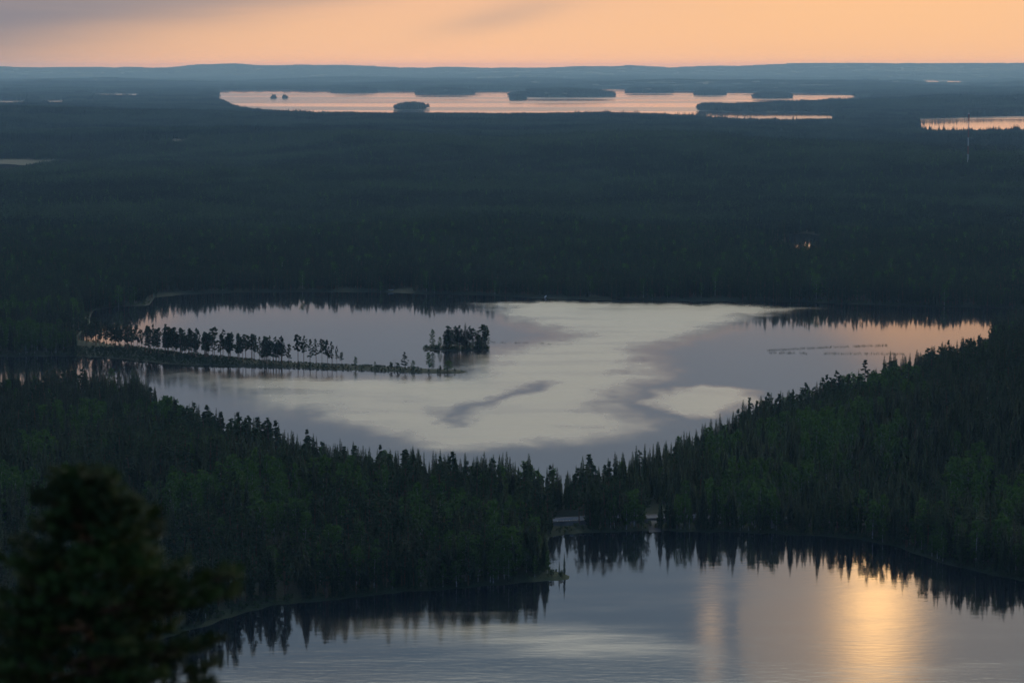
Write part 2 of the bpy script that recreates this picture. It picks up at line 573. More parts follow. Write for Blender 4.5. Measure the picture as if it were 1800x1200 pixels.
M['asphalt'] = plain_mat('worn_asphalt', (0.11, 0.11, 0.112), (0.18, 0.18, 0.178), 0.5)
M['gravel'] = plain_mat('pale_gravel', (0.07, 0.066, 0.056), (0.14, 0.13, 0.11), 0.3)
M['steel'] = plain_mat('galvanised_steel', (0.45, 0.46, 0.47), (0.58, 0.58, 0.58), 1.0, 0.5)
M['white'] = plain_mat('white_paint', (0.62, 0.63, 0.64), (0.80, 0.80, 0.80), 0.8, 0.5)
M['red'] = plain_mat('red_paint', (0.28, 0.05, 0.035), (0.38, 0.07, 0.05), 0.8, 0.5)
M['teal'] = plain_mat('teal_roof', (0.05, 0.16, 0.15), (0.08, 0.22, 0.20), 0.8, 0.5)
M['brownwood'] = plain_mat('brown_boards', (0.10, 0.06, 0.04), (0.16, 0.10, 0.065), 1.0)
M['glass'], _n, _b = material('window_glass', 0.08)
_b.inputs['Base Color'].default_value = (0.02, 0.025, 0.03, 1)
_b.inputs['Specular IOR Level'].default_value = 0.6

# terrain: forest floor, pale bog, shore grass
m, n, b = material('forest_floor', 0.95)
at = n.new('ShaderNodeAttribute'); at.attribute_name = 'bog'
ag = n.new('ShaderNodeAttribute'); ag.attribute_name = 'shore'
ge = n.new('ShaderNodeNewGeometry')
f1 = n.noise(ge.outputs['Position'], 0.05, 6.0)
f2 = n.noise(ge.outputs['Position'], 0.004, 5.0)
c = n.mix(n.smooth(f1, 0.35, 0.65), (0.022, 0.030, 0.016), (0.040, 0.050, 0.024))
c = n.mix(n.smooth(f2, 0.4, 0.65, 0.0, 0.6), c, (0.030, 0.048, 0.024))
f3 = n.noise(ge.outputs['Position'], 0.9, 4.0)
c = n.mix(ag.outputs['Fac'], c, n.mix(n.smooth(f3, 0.35, 0.7), (0.026, 0.042, 0.017), (0.050, 0.074, 0.026)))
c = n.mix(at.outputs['Fac'], c, n.mix(n.smooth(f1, 0.3, 0.7), (0.05, 0.062, 0.032), (0.10, 0.095, 0.055)))
n.put(b.inputs['Base Color'], c)
bp = n.new('ShaderNodeBump'); bp.inputs['Strength'].default_value = 0.6; bp.inputs['Distance'].default_value = 0.6
n.put(bp.inputs['Height'], f3)
n.put(b.inputs['Normal'], bp.outputs[0])
M['ground'] = m


def water_mat(name, calm, wind, wave, amp, still=0.05):
    m, n, b = material(name, 0.1)
    b.inputs['Base Color'].default_value = (0.006, 0.010, 0.014, 1)
    b.inputs['IOR'].default_value = 1.333
    b.inputs['Specular IOR Level'].default_value = 0.5
    at = n.new('ShaderNodeAttribute'); at.attribute_name = 'ripple'
    ge = n.new('ShaderNodeNewGeometry')
    mp = n.new('ShaderNodeMapping'); mp.inputs['Scale'].default_value = (0.33, 1.0, 1.0); mp.inputs['Rotation'].default_value = (0, 0, R(12))
    n.put(mp.inputs['Vector'], ge.outputs['Position'])
    n1 = n.noise(mp.outputs[0], wave, 3.0, 0.55, 0.3)
    n2 = n.noise(mp.outputs[0], wave * 0.09, 3.0)
    rip = n.m('MULTIPLY', at.outputs['Fac'], n.smooth(n2, 0.3, 0.6, 0.75, 1.0))
    n.put(b.inputs['Roughness'], n.m('ADD', calm, n.m('MULTIPLY', rip, wind - calm)))
    bp = n.new('ShaderNodeBump')
    bp.inputs['Distance'].default_value = amp
    n.put(bp.inputs['Strength'], n.m('ADD', still, n.m('MULTIPLY', rip, 0.5), clamp=True))
    n.put(bp.inputs['Height'], n1)
    n.put(b.inputs['Normal'], bp.outputs[0])
    return m


M['water_near'] = water_mat('near_lake_water', 0.045, 0.34, 0.42, 0.06, 0.32)
M['water_mid'] = water_mat('middle_lake_water', 0.05, 0.36, 0.40, 0.05)
M['water_far'] = water_mat('far_lake_water', 0.05, 0.17, 0.05, 0.02)


# ------------------------------------------------------------------ terrain sheet
rows = np.concatenate([[0.0], np.linspace(2.0, 480.0, 70), np.arange(484, 1900, 4.0), np.geomspace(1905, 41000, 410)])
cols = np.concatenate([np.linspace(-180, -22, 28), np.arange(-21, -15.01, 0.5), np.arange(-15, 15.01, 0.07), np.arange(15.5, 21.01, 0.5), np.linspace(22, 175, 28)])
nr, nc = len(rows), len(cols)
RR, CC = np.meshgrid(rows, np.radians(cols), indexing='ij')
# inside the view the rows are lines of equal depth, behind it they are rings
P = np.stack([RR * np.sin(CC), RR * np.cos(CC)], -1).reshape(-1, 2)
SD, WHO = water_sd(P)
Z = height(P, SD)


def at_px(P, poly, grow=0.0):
    return poly_sd(np.array(ground(*np.array(poly, float).T)), P, 400.0) + grow


BOGS = [[(-60, 282), (60, 283), (140, 286), (150, 292), (100, 296), (-60, 306)],
        [(1085, 409.5), (1130, 409), (1190, 411), (1200, 414), (1130, 414.5), (1090, 413)],
        [(1308, 421), (1375, 426), (1384, 440), (1376, 456), (1340, 440), (1310, 428)],
        [(1640, 435), (1720, 434), (1850, 435), (1850, 440), (1720, 440), (1650, 439)],
        [(680, 511), (720, 507), (735, 508), (715, 514), (690, 514)],
        [(455, 502), (600, 483), (604, 487), (470, 505)],
        [(270, 268), (520, 264), (520, 268), (290, 272)],
        [(1640, 299), (1760, 298), (1760, 303), (1640, 303)],
        [(1320, 256), (1372, 255), (1372, 259), (1325, 260)]]
BOG = np.zeros(len(P))
for bpoly in BOGS:
    BOG = np.maximum(BOG, sstep(at_px(P, bpoly), -6, 4))
SHORE = np.clip(1 - np.abs(SD - 3) / 9.0, 0, 1) * (np.hypot(P[:, 0], P[:, 1]) < 3000) * (0.35 + 0.65 * sstep(fbm(P[:, 0] / 14, P[:, 1] / 14, 44), 0.35, 0.65))
strip = at_px(P, [(60, 590), (130, 590), (200, 603), (300, 618), (480, 634), (640, 641), (810, 648), (810, 658), (600, 652), (300, 643), (100, 630)])
SHORE = np.where(P[:, 1] > 1330, SHORE * 0.0, SHORE)
SHORE = np.where(strip > -6, 0.05, SHORE) * np.where(poly_sd(ISLE, P, 60.0) > -5, 0.15, 1.0)
idx = np.arange(nr * nc).reshape(nr, nc)
nxt = np.roll(idx, -1, 1)
QUADS = np.stack([idx[:-1], nxt[:-1], nxt[1:], idx[1:]], -1).reshape(-1, 4)
VT = np.column_stack([P, Z])


def attr(me, name, vals):
    a = me.attributes.new(name, 'FLOAT', 'POINT')
    a.data.foreach_set('value', np.asarray(vals, np.float32))


def sub_mesh(name, V, quads, mats, attrs, smooth=True):
    used, inv = np.unique(quads, return_inverse=True)
    me = mesh_np(name, V[used], inv.reshape(-1, 4), smooth)
    me.materials.append(mats)
    for k, a in attrs.items():
        attr(me, k, a[used])
    return me


qc = P[QUADS].mean(1)
owner = np.zeros(len(QUADS), int)
s_isle = poly_sd(ISLE, qc, 60.0)
owner[s_isle > -14] = 1
for i, isl in enumerate(FAR_ISLANDS):
    owner[poly_sd(isl, qc, 400.0) > -60] = 2 + i
A = {'bog': BOG, 'shore': SHORE}
link('terrain', sub_mesh('terrain', VT, QUADS[owner == 0], M['ground'], A), kind='structure', label='dark forested land rolling away to the hills on the horizon')
link('island_ground', sub_mesh('island', VT, QUADS[owner == 1], M['ground'], A), kind='structure', label='small wooded island in the middle lake')
for i in range(len(FAR_ISLANDS)):
    link('island_ground', sub_mesh('island', VT, QUADS[owner == 2 + i], M['ground'], A), kind='structure', label='low island in the far lake')

# ------------------------------------------------------------------ water
RIP = np.zeros(len(P))
# wind-ruffled water of the middle lake: all of it, minus the slicks and sheltered bays
pm = WHO == 1
nz = fbm(P[:, 0] / 26, P[:, 1] / 60, 80)
fr = (fbm(P[:, 0] / 10, P[:, 1] / 26, 81, 5) - 0.5) * 20
PW = P + np.column_stack([fr, (fbm(P[:, 0] / 14 + 9, P[:, 1] / 40, 82, 5) - 0.5) * 26])
wind = sstep(poly_sd(np.array(ground(*np.array([(855, 534), (960, 529), (1060, 531), (1280, 534), (1420, 541), (1340, 552), (1270, 575), (1190, 598), (1120, 615), (1140, 640),
        (1160, 665), (1085, 690), (1065, 715), (1100, 735), (1150, 742), (1070, 768), (930, 785), (760, 792), (690, 770), (560, 742), (470, 720), (400, 700), (270, 665), (300, 652),
        (600, 660), (810, 664), (830, 640), (830, 624), (870, 618), (1000, 590), (900, 560)], float).T)), PW, 300.0), -26, 30)
patch = sstep(poly_sd(np.array(ground(*np.array([(1120, 708), (1170, 688), (1250, 679), (1310, 684), (1330, 705), (1250, 735), (1190, 728), (1150, 712)], float).T)), PW, 300.0), -12, 15)
slick = sstep(poly_sd(np.array(ground(*np.array([(778, 732), (790, 715), (830, 706), (865, 698), (890, 683), (930, 671), (965, 667), (985, 673), (955, 684), (900, 700), (850, 712), (820, 728),
        (806, 750), (790, 748)], float).T)), PW, 300.0), -12, 15)
slick2 = sstep(poly_sd(np.array(ground(*np.array([(1060, 650), (1100, 645), (1110, 655), (1075, 658)], float).T)), PW, 300.0), -12, 15)
slick3 = sstep(poly_sd(np.array(ground(*np.array([(512, 735), (525, 716), (560, 712), (560, 735), (590, 750), (540, 755)], float).T)), PW, 300.0), -18, 24)
mid_r = np.clip(np.maximum(wind * (1 - slick) * (1 - 0.6 * slick2) * (1 - 0.5 * slick3), patch), 0, 1)
fade_left = 0.45 + 0.55 * sstep(P[:, 0], -190, -20)
RIP = np.where(pm, np.clip(mid_r * fade_left + (nz - 0.5) * 0.35 * mid_r + (fbm(P[:, 0] / 5, P[:, 1] / 9, 83, 3) - 0.5) * 0.9 * mid_r * (1.15 - mid_r) + 0.03, 0, 1), RIP)
# near lake: ruffled bands on the left, calm to the right
pn = WHO == 0
band = sstep(poly_sd(np.array(ground(*np.array([(560, 1085), (760, 1080), (950, 1092), (1100, 1110), (1230, 1150), (1000, 1150), (760, 1125), (600, 1115)], float).T)), P, 300.0), -18, 18)
band2 = sstep(poly_sd(np.array(ground(*np.array([(760, 1150), (1000, 1165), (1300, 1165), (1500, 1175), (1700, 1190), (1700, 1300), (900, 1300), (640, 1180)], float).T)), P, 300.0), -14, 18)
streaks = fbm((P[:, 0] + P[:, 1] * 0.6) / 70, (P[:, 1] - P[:, 0] * 0.12) / 6.0, 90)
RIP = np.where(pn, np.clip((band * 0.38 + band2 * 0.05) * (0.4 + 1.2 * streaks) + 0.015 + 0.13 * sstep(streaks, 0.50, 0.75), 0, 1), RIP)
pf = WHO >= 2
RIP = np.where(pf, sstep(fbm(P[:, 0] / 2500, P[:, 1] / 500, 95), 0.4, 0.65), RIP)
VW = np.column_stack([P, np.zeros(len(P))])
q_sd = SD[QUADS].min(1)
q_r = np.hypot(qc[:, 0], qc[:, 1])
q_keep = (q_sd < 8 + 0.002 * q_r) & (q_r > 380)
q_who = WHO[QUADS[np.arange(len(QUADS)), SD[QUADS].argmin(1)]]
LAKE_LABEL = {'near_lake': 'dark calm lake with golden glints below the wooded slope', 'middle_lake': 'pale wind-ruffled lake with a wooded spit and island',
              'far_lake': 'orange lake full of islands below the horizon', 'far_lake_bay': 'orange bay behind the lattice mast', 'pond': 'small pond lying in the far forest'}
for i, (nm, poly, mg) in enumerate(LAKES):
    sel = q_keep & (q_who == i)
    mt = M['water_near'] if i == 0 else M['water_mid'] if i == 1 else M['water_far']
    if sel.any():
        link(nm, sub_mesh(nm, VW, QUADS[sel], mt, {'ripple': RIP}), kind='structure', label=LAKE_LABEL[nm])


# ------------------------------------------------------------------ trees
def spruce(seed, h=15.0, r0=1.5, whorls=26, per=7):
    g = random.Random(seed)
    cr, tr = MB(), MB()
    tr.tube([(0, 0, -0.4), (0.03, 0, h * 0.5), (0, 0, h * 0.97)], [0.17, 0.10, 0.02], 5)
    for i in range(whorls):
        tt = i / (whorls - 1)
        z = h * (0.07 + 0.92 * tt ** 0.92)
        rr = r0 * (1 - tt) ** 0.75 * g.uniform(0.75, 1.15) + 0.10
        if tt < 0.12:
            rr *= 0.55 + 3.5 * tt
        a0 = g.uniform(0, 6.28)
        for k in range(per if tt < 0.85 else 5):
            a = a0 + 6.283 * k / per + g.uniform(-0.3, 0.3)
            L = rr * g.uniform(0.65, 1.2)
            droop = g.uniform(0.15, 0.45) * (1 - tt) - 0.28 * tt
            wd = 0.24 + 0.19 * L
            ca, sa = math.cos(a), math.sin(a)
            b0 = Vector((0.04 * ca, 0.04 * sa, z + 0.15))
            mid = Vector((0.55 * L * ca, 0.55 * L * sa, z - droop * L * 0.5))
            tip = Vector((L * ca, L * sa, z - droop * L * 0.6))
            sd_ = Vector((-sa, ca, 0)) * wd
            dn = Vector((0, 0, -0.30 - 0.28 * L))
            cr.tri(b0, mid + sd_, mid - sd_)
            cr.tri(mid + sd_, tip, mid - sd_)
            cr.tri(b0, mid + dn, tip)
    return tr, cr


def puff(cr, c, rad, n, size, g, flat=0.6):
    for _ in range(n):
        while True:
            p = Vector((g.uniform(-1, 1), g.uniform(-1, 1), g.uniform(-1, 1)))
            if 0.15 < p.length < 1:
                break
        o = Vector((p.x * rad, p.y * rad, p.z * rad * flat))
        nn = Vector((g.uniform(-1, 1), g.uniform(-1, 1), g.uniform(-0.6, 1))).normalized()
        u = nn.orthogonal().normalized()
        v = nn.cross(u)
        a = g.uniform(0, 6.28)
        u, v = u * math.cos(a) + v * math.sin(a), v * math.cos(a) - u * math.sin(a)
        s = size * g.uniform(0.6, 1.3)
        q = Vector(c) + o
        cr.quad(q - u * s, q - v * s * 0.6, q + u * s, q + v * s * 0.6)


def pine(seed, h=15.0, bare=0.45, spread=2.0, clumps=26, n=15, size=0.36, lean=0.3, tipw=0.75):
    g = random.Random(seed)
    cr, tr = MB(), MB()
    lx, ly = g.uniform(-lean, lean), g.uniform(-lean, lean)

    def axis(t):
        return Vector((lx * t * t * 2, ly * t * t * 2, h * t))
    tr.tube([axis(0) - Vector((0, 0, 0.5)), axis(0.4), axis(0.75), axis(0.97)], [0.19, 0.14, 0.09, 0.03], 6)
    for i in range(clumps):
        tt = bare + (1 - bare) * ((i + g.random()) / clumps)
        s = (tt - bare) / (1 - bare)
        rr = spread * (math.sin(math.pi * min(1.0, 0.22 + tipw * s)) ** 0.9) * g.uniform(0.25, 1.1) * (1 - 0.35 * s)
        a = g.uniform(0, 6.28)
        b0 = axis(min(tt, 0.96) - 0.02)
        c = axis(tt) + Vector((rr * math.cos(a), rr * math.sin(a), g.uniform(-0.1, 0.5)))
        if rr > 0.5:
            tr.tube([b0, (b0 + c) / 2 + Vector((0, 0, -0.08)), c], [0.045, 0.03, 0.015], 3, cap=False)
        puff(cr, c, g.uniform(0.5, 0.85) * (1 - (0.45 if tipw > 0.7 else 0.1) * s), n, size * (1 - (0.25 if tipw > 0.7 else 0.0) * s), g, 0.55)
    for k in range(4):     # dead lower branches
        tt = bare * g.uniform(0.5, 1.0)
        a = g.uniform(0, 6.28)
        L = g.uniform(0.5, 1.3)
        tr.tube([axis(tt), axis(tt) + Vector((L * math.cos(a), L * math.sin(a), -0.15))], [0.035, 0.01], 3, cap=False)
    return tr, cr


def birch(seed, h=13.0, spread=2.1, clumps=34, n=16, size=0.26):
    g = random.Random(seed)
    cr, tr = MB(), MB()
    lx = g.uniform(-0.4, 0.4)
    tr.tube([(0, 0, -0.4), (lx * 0.3, 0, h * 0.4), (lx, 0.1, h * 0.92)], [0.15, 0.10, 0.02], 6)
    for i in range(clumps):
        s = (i + g.random()) / clumps
        tt = 0.22 + 0.78 * s
        rr = spread * (math.sin(math.pi * (0.18 + 0.74 * s)) ** 0.8) * (g.random() ** 0.5) * (1 - 0.25 * s)
        a = g.uniform(0, 6.28)
        c = Vector((lx * tt + rr * math.cos(a), rr * math.sin(a), h * tt))
        if i % 3 == 0:
            tr.tube([(lx * tt, 0, h * tt - 1.0 - rr * 0.3), c], [0.04, 0.012], 3, cap=False)
        puff(cr, c, g.uniform(0.5, 0.9), n, size, g, 0.85)
    return tr, cr


def shrub(seed, r=0.9):
    g = random.Random(seed)
    cr, tr = MB(), MB()
    for i in range(7):
        a = g.uniform(0, 6.28)
        c = Vector((r * 0.6 * math.cos(a) * g.random(), r * 0.6 * math.sin(a) * g.random(), r * g.uniform(0.35, 1.3)))
        tr.tube([(0, 0, -0.2), c], [0.03, 0.01], 3, cap=False)
        puff(cr, c, r * 0.5, 14, 0.16, g, 0.8)
    return tr, cr


KIND = {}
for k in range(5):
    KIND.setdefault('spruce', []).append(spruce(100 + k, 15.0, [1.35, 1.6, 1.2, 1.75, 1.45][k], 24 + k, 7))
for k in range(5):
    KIND.setdefault('pine', []).append(pine(200 + k, 15.0, [0.30, 0.38, 0.24, 0.42, 0.2][k], [1.9, 2.2, 1.7, 2.3, 1.6][k], 32 + k, 17, 0.40))
for k in range(4):
    KIND.setdefault('birch', []).append(birch(300 + k, 13.0, [2.0, 1.6, 2.3, 1.8][k], 42, 16, 0.30))
for k in range(3):
    KIND.setdefault('shrub', []).append(shrub(400 + k))
for k in range(4):     # lakeside pines with broad flat tops and long bare stems
    KIND.setdefault('lakepine', []).append(pine(500 + k, 15.0, [0.36, 0.28, 0.45, 0.33][k], [2.7, 2.3, 3.0, 2.5][k], 42 + 2 * k, 19, 0.42, 0.5, 0.66))
BARK = {'spruce': 'bark', 'pine': 'pinebark', 'birch': 'birchbark', 'shrub': 'bark', 'lakepine': 'pinebark'}
LEAF = {'spruce': 'spruce', 'pine': 'pine', 'birch': 'birch', 'shrub': 'shrub', 'lakepine': 'pine'}
H0 = {'spruce': 15.0, 'pine': 15.0, 'birch': 13.0, 'shrub': 1.6, 'lakepine': 15.5}
MESH = {}
WHOLE = {}
for kd, lst in KIND.items():
    for i, (tr, cr) in enumerate(lst):
        MESH[kd, i] = (tr.mesh(kd + '_trunk', [M[BARK[kd]]], True), cr.mesh(kd + '_crown', [M[LEAF[kd]]]))
        tv, tf, _ = tr.arrays(); cv, cf, _ = cr.arrays()
        me = mesh_np(kd + '_whole', np.vstack([tv, cv]), np.vstack([tf, cf + len(tv)]))
        me.materials.append(M[BARK[kd]]); me.materials.append(M[LEAF[kd]])
        me.polygons.foreach_set('material_index', np.concatenate([np.zeros(len(tf), np.int32), np.ones(len(cf), np.int32)]))
        WHOLE[kd, i] = bpy.data.objects.new(kd + '_form', me)      # a form for the forest masses, not linked itself


HEATH = []
for k in range(3):
    me = WHOLE['shrub', k].data.copy()
    me.materials[1] = M['pine']
    HEATH.append(bpy.data.objects.new('heath_form', me))


def low_tree(g, kind, h):
    """A far-off tree of a few dozen faces."""
    mb = MB()
    if kind == 'spruce':
        lv = 4
        for i in range(lv):
            t0 = 0.1 + 0.85 * i / lv
            rr = 1.5 * (1 - t0) ** 0.8 * g.uniform(0.8, 1.2) + 0.15
            a0 = g.uniform(0, 6.28)
            apex = Vector((0, 0, h * min(1.0, t0 + 0.36)))
            for k in range(5):
                a = a0 + k * 6.283 / 5
                p = Vector((rr * math.cos(a), rr * math.sin(a), h * t0 - 0.3 * g.random()))
                q = Vector((rr * math.cos(a + 1.0) * 0.8, rr * math.sin(a + 1.0) * 0.8, h * t0 + 0.3))
                mb.tri(apex, p, q)
    else:
        for i in range(7):
            tt = 0.42 + 0.55 * i / 6
            rr = 1.5 * math.sin(math.pi * (0.2 + 0.7 * i / 6)) * g.uniform(0.3, 1.0)
            a = g.uniform(0, 6.28)
            puff(mb, (rr * math.cos(a), rr * math.sin(a), h * tt), 0.9, 4, 0.75, g, 0.7)
        mb.tri((-0.15, 0, 0), (0.15, 0, 0), (0, 0, h * 0.8))
    return mb.arrays()


def tiny_tree(g, h):
    mb = MB()
    rr = g.uniform(1.2, 2.2)
    a0 = g.uniform(0, 6.28)
    sh = g.uniform(0.15, 0.5)
    for k in range(4):
        a, b2 = a0 + k * 1.5708, a0 + (k + 1) * 1.5708
        p = Vector((rr * math.cos(a), rr * math.sin(a), h * sh * g.uniform(0.7, 1.3)))
        q = Vector((rr * math.cos(b2), rr * math.sin(b2), h * sh))
        mb.tri((0, 0, h), p, q)
        mb.tri(p, (0, 0, 0), q)
    return mb.arrays()


def patch_form(seed, size, n, how):
    g = random.Random(seed)
    V, F, Mi = [], [], []
    base = 0
    side = int(math.ceil(math.sqrt(n)))
    for i in range(side * side):
        x = ((i % side) + 0.5 + g.uniform(-0.42, 0.42)) / side * size - size / 2
        y = ((i // side) + 0.5 + g.uniform(-0.42, 0.42)) / side * size - size / 2
        s = g.uniform(0.48, 1.2)
        if how == 'full':
            kd = g.choices(['spruce', 'pine', 'birch'], [0.5, 0.44, 0.06])[0]
            ii = g.randrange(len(KIND[kd]))
            tr, cr = KIND[kd][ii]
            tv, tf, _ = tr.arrays(); cv, cf, _ = cr.arrays()
            v = np.vstack([tv, cv]); f = np.vstack([tf, cf + len(tv)])
            mi = np.concatenate([np.full(len(tf), {'spruce': 3, 'pine': 4, 'birch': 5}[kd]), np.full(len(cf), {'spruce': 0, 'pine': 1, 'birch': 2}[kd])])
        elif how == 'low':
            v, f, mi = low_tree(g, g.choices(['spruce', 'pine'], [0.5, 0.5])[0], 14.0)
            mi = mi * 0 + (6 if g.random() < 0.97 else 2)
        else:
            v, f, mi = tiny_tree(g, 14.0)
            mi = mi * 0 + 6
        a = g.uniform(0, 6.28)
        ca, sa = math.cos(a), math.sin(a)
        v = v * s * (np.array([g.uniform(1.05, 1.4)] * 2 + [1.0]) if how == 'full' else 1.0)
        v = np.column_stack([v[:, 0] * ca - v[:, 1] * sa + x, v[:, 0] * sa + v[:, 1] * ca + y, v[:, 2]])
        V.append(v); F.append(f + base); Mi.append(mi); base += len(v)
    me = mesh_np('forest_patch', np.vstack(V), np.vstack(F))
    for k in ('spruce', 'pine', 'birch', 'bark', 'pinebark', 'birchbark', 'forest'):
        me.materials.append(M[k])
    me.polygons.foreach_set('material_index', np.concatenate(Mi).astype(np.int32))
    return bpy.data.objects.new('forest_patch_form', me)


def scatter_group(name, forms):
    """Node group: instances of the given forms on the points of a mesh (attributes rot, size, form)."""
    ng = bpy.data.node_groups.new(name, 'GeometryNodeTree')
    ng.interface.new_socket('Geometry', in_out='INPUT', socket_type='NodeSocketGeometry')
    ng.interface.new_socket('Geometry', in_out='OUTPUT', socket_type='NodeSocketGeometry')
    gi, go = ng.nodes.new('NodeGroupInput'), ng.nodes.new('NodeGroupOutput')
    iop = ng.nodes.new('GeometryNodeInstanceOnPoints')
    jn = ng.nodes.new('GeometryNodeJoinGeometry')
    for f in reversed(forms):
        oi = ng.nodes.new('GeometryNodeObjectInfo')
        oi.inputs['Object'].default_value = f
        g2i = ng.nodes.new('GeometryNodeGeometryToInstance')
        ng.links.new(oi.outputs['Geometry'], g2i.inputs[0])
        ng.links.new(g2i.outputs[0], jn.inputs[0])

    def named(n_, t_):
        a = ng.nodes.new('GeometryNodeInputNamedAttribute')
        a.data_type = t_
        a.inputs['Name'].default_value = n_
        return a.outputs[0]
    cx = ng.nodes.new('ShaderNodeCombineXYZ')
    ng.links.new(named('rot', 'FLOAT'), cx.inputs[2])
    ng.links.new(gi.outputs[0], iop.inputs['Points'])
    ng.links.new(jn.outputs[0], iop.inputs['Instance'])
    iop.inputs['Pick Instance'].default_value = True
    ng.links.new(named('form', 'INT'), iop.inputs['Instance Index'])
    ng.links.new(cx.outputs[0], iop.inputs['Rotation'])
    ng.links.new(named('size', 'FLOAT_VECTOR'), iop.inputs['Scale'])
    ng.links.new(iop.outputs[0], go.inputs[0])
    return ng


def scatter(name, label, pts, rot, size, form, forms, mat_list):
    if not len(pts):
        return None
    me = bpy.data.meshes.new(name)
    me.vertices.add(len(pts))
    me.vertices.foreach_set('co', np.asarray(pts, np.float32).ravel())
    attr(me, 'rot', rot)
    a = me.attributes.new('size', 'FLOAT_VECTOR', 'POINT'); a.data.foreach_set('vector', np.asarray(size, np.float32).ravel())
    a = me.attributes.new('form', 'INT', 'POINT'); a.data.foreach_set('value', np.asarray(form, np.int32))
    o = link(name, me, kind='stuff', label=label)
    for m_ in mat_list:
        me.materials.append(m_)
    md = o.modifiers.new('scatter', 'NODES')
    md.node_group = scatter_group(name, forms)
    return o


def jitter_grid(x0, x1, y0, y1, step, jit=0.45):
    xs = np.arange(x0, x1, step); ys = np.arange(y0, y1, step)
    X, Y = np.meshgrid(xs, ys)
    X = X + rng.uniform(-jit, jit, X.shape) * step
    Y = Y + rng.uniform(-jit, jit, Y.shape) * step
    return np.stack([X.ravel(), Y.ravel()], -1)


def in_view(Pp, slack=1.12):
    return np.abs(Pp[:, 0]) < Pp[:, 1] * (900 / FPX) * slack + 12


def bog_at(Pp):
    b_ = np.zeros(len(Pp))
    for bpoly in BOGS:
        b_ = np.maximum(b_, sstep(at_px(Pp, bpoly), -5, 3))
    return b_


# --- the road along the causeway between the two lakes
ROAD_PX = [(780, 927), (860, 921), (930, 915.5), (960, 914), (1000, 912), (1060, 909), (1140, 907), (1230, 907), (1310, 908), (1400, 912), (1480, 917), (1580, 922)]
road_c = ground(*np.array(ROAD_PX).T, z=2.2)


def polyline_d(Pp, line):
    d2 = np.full(len(Pp), 1e12)
    for a, b in zip(line, line[1:]):
        e = b - a
        tt = np.clip(((Pp - a) @ e) / (e @ e), 0, 1)
        d2 = np.minimum(d2, ((Pp - a - tt[:, None] * e) ** 2).sum(1))
    return np.sqrt(d2)


def densify(line, step):
    out = []
    for a, b in zip(line, line[1:]):
        k = max(1, int(np.hypot(*(b - a)) / step))
        out += [a + (b - a) * j / k for j in range(k)]
    out.append(line[-1])
    return np.array(out)


def smooth_line(line, it=2):
    for _ in range(it):
        q = [line[0]]
        for a, b in zip(line, line[1:]):
            q += [a * 0.75 + b * 0.25, a * 0.25 + b * 0.75]
        q.append(line[-1])
        line = np.array(q)
    return line


road_c = smooth_line(road_c)

# --- the near woods, tree by tree
NP = jitter_grid(-330, 330, 560, 1560, 4.3)
rim = jitter_grid(-330, 330, 560, 1130, 3.1)
rim = rim[in_view(rim)]
rs_, _ = water_sd(rim)
rim = rim[(rs_ > 1.3) & (rs_ < 11)]
NP = np.vstack([NP[in_view(NP)], rim])
sd, who = water_sd(NP)
from_rim = np.arange(len(NP)) >= len(NP) - len(rim)
mid_land = NP[:, 1] < 1000
xx, yy = NP[:, 0], NP[:, 1]
px_n = 900 + FPX * xx / (yy * math.cos(PITCH) + CAM_Z * math.sin(PITCH))
open_lane = (px_n > 972) & (px_n < 1034)
keep = (from_rim | (sd > 3.2 + 2.5 * vnoise(xx / 18, yy / 18, 61))) & (polyline_d(NP, road_c) > np.where(open_lane, 5.2, 3.9))
keep &= ~(open_lane & (yy < 850) & (yy > 800) & (rng.random(len(NP)) < 0.9))
isl_d = poly_sd(ISLE, NP, 60.0)
keep &= isl_d < -30
strip_d = at_px(NP, [(60, 585), (150, 585), (200, 600), (300, 615), (480, 632), (640, 639), (815, 645), (815, 660), (600, 655), (300, 648), (175, 634), (140, 622), (120, 605)])
keep &= strip_d < -1.5
opening = at_px(NP, [(1136, 902), (1158, 902), (1160, 928), (1140, 930)])
keep &= opening < -2
keep &= (at_px(NP, [(395, 1090), (520, 1056), (520, 1047), (430, 1064), (385, 1080)]) < -1)
keep &= (at_px(NP, [(930, 1024), (1005, 1022), (1005, 1000), (970, 998), (955, 1012)]) < -1)
thin = vnoise(xx / 30, yy / 30, 62) * 0.25
keep &= rng.random(len(NP)) > thin * 0.6
far_side = yy > 1500
NP, sd, px_n = NP[keep], sd[keep], px_n[keep]
xx, yy = NP[:, 0], NP[:, 1]
bn = fbm(xx / 45 + 4, yy / 55, 63, 3)
pnz = fbm(xx / 80, yy / 90, 64, 3)
u = rng.random(len(NP))
py_n = 600 - FPX * np.tan(PITCH - np.arctan2(CAM_Z - 12.0, yy))
grove = np.zeros(len(NP))
for gx, gy, gr_ in ((450, 868, 42), (515, 885, 36), (600, 850, 34), (655, 862, 36), (745, 902, 38), (800, 893, 40), (862, 905, 36), (905, 890, 26), (300, 885, 30), (215, 905, 26), (1270, 775, 36), (1360, 770, 32),
                    (1440, 790, 40), (1560, 800, 36), (1700, 850, 40), (1130, 880, 30), (60, 800, 40)):
    grove = np.maximum(grove, np.exp(-(((px_n - gx) / gr_) ** 2 + ((py_n - gy) / (gr_ * 0.8)) ** 2)))
p_birch = 0.55 * sstep(grove, 0.25, 0.6) + 0.4 * 0.05 + 0.75 * sstep(bn, 0.56, 0.72) + 0.06 * (sd < 9)
is_birch = u < p_birch
is_pine = (~is_birch) & (rng.random(len(NP)) < 0.08 + 0.42 * sstep(pnz, 0.45, 0.66))
species = np.where(is_birch, 2, np.where(is_pine, 1, 0))
hs = (0.76 + 0.42 * fbm(xx / 60, yy / 60, 65, 3)) * rng.uniform(0.55, 1.24, len(NP))
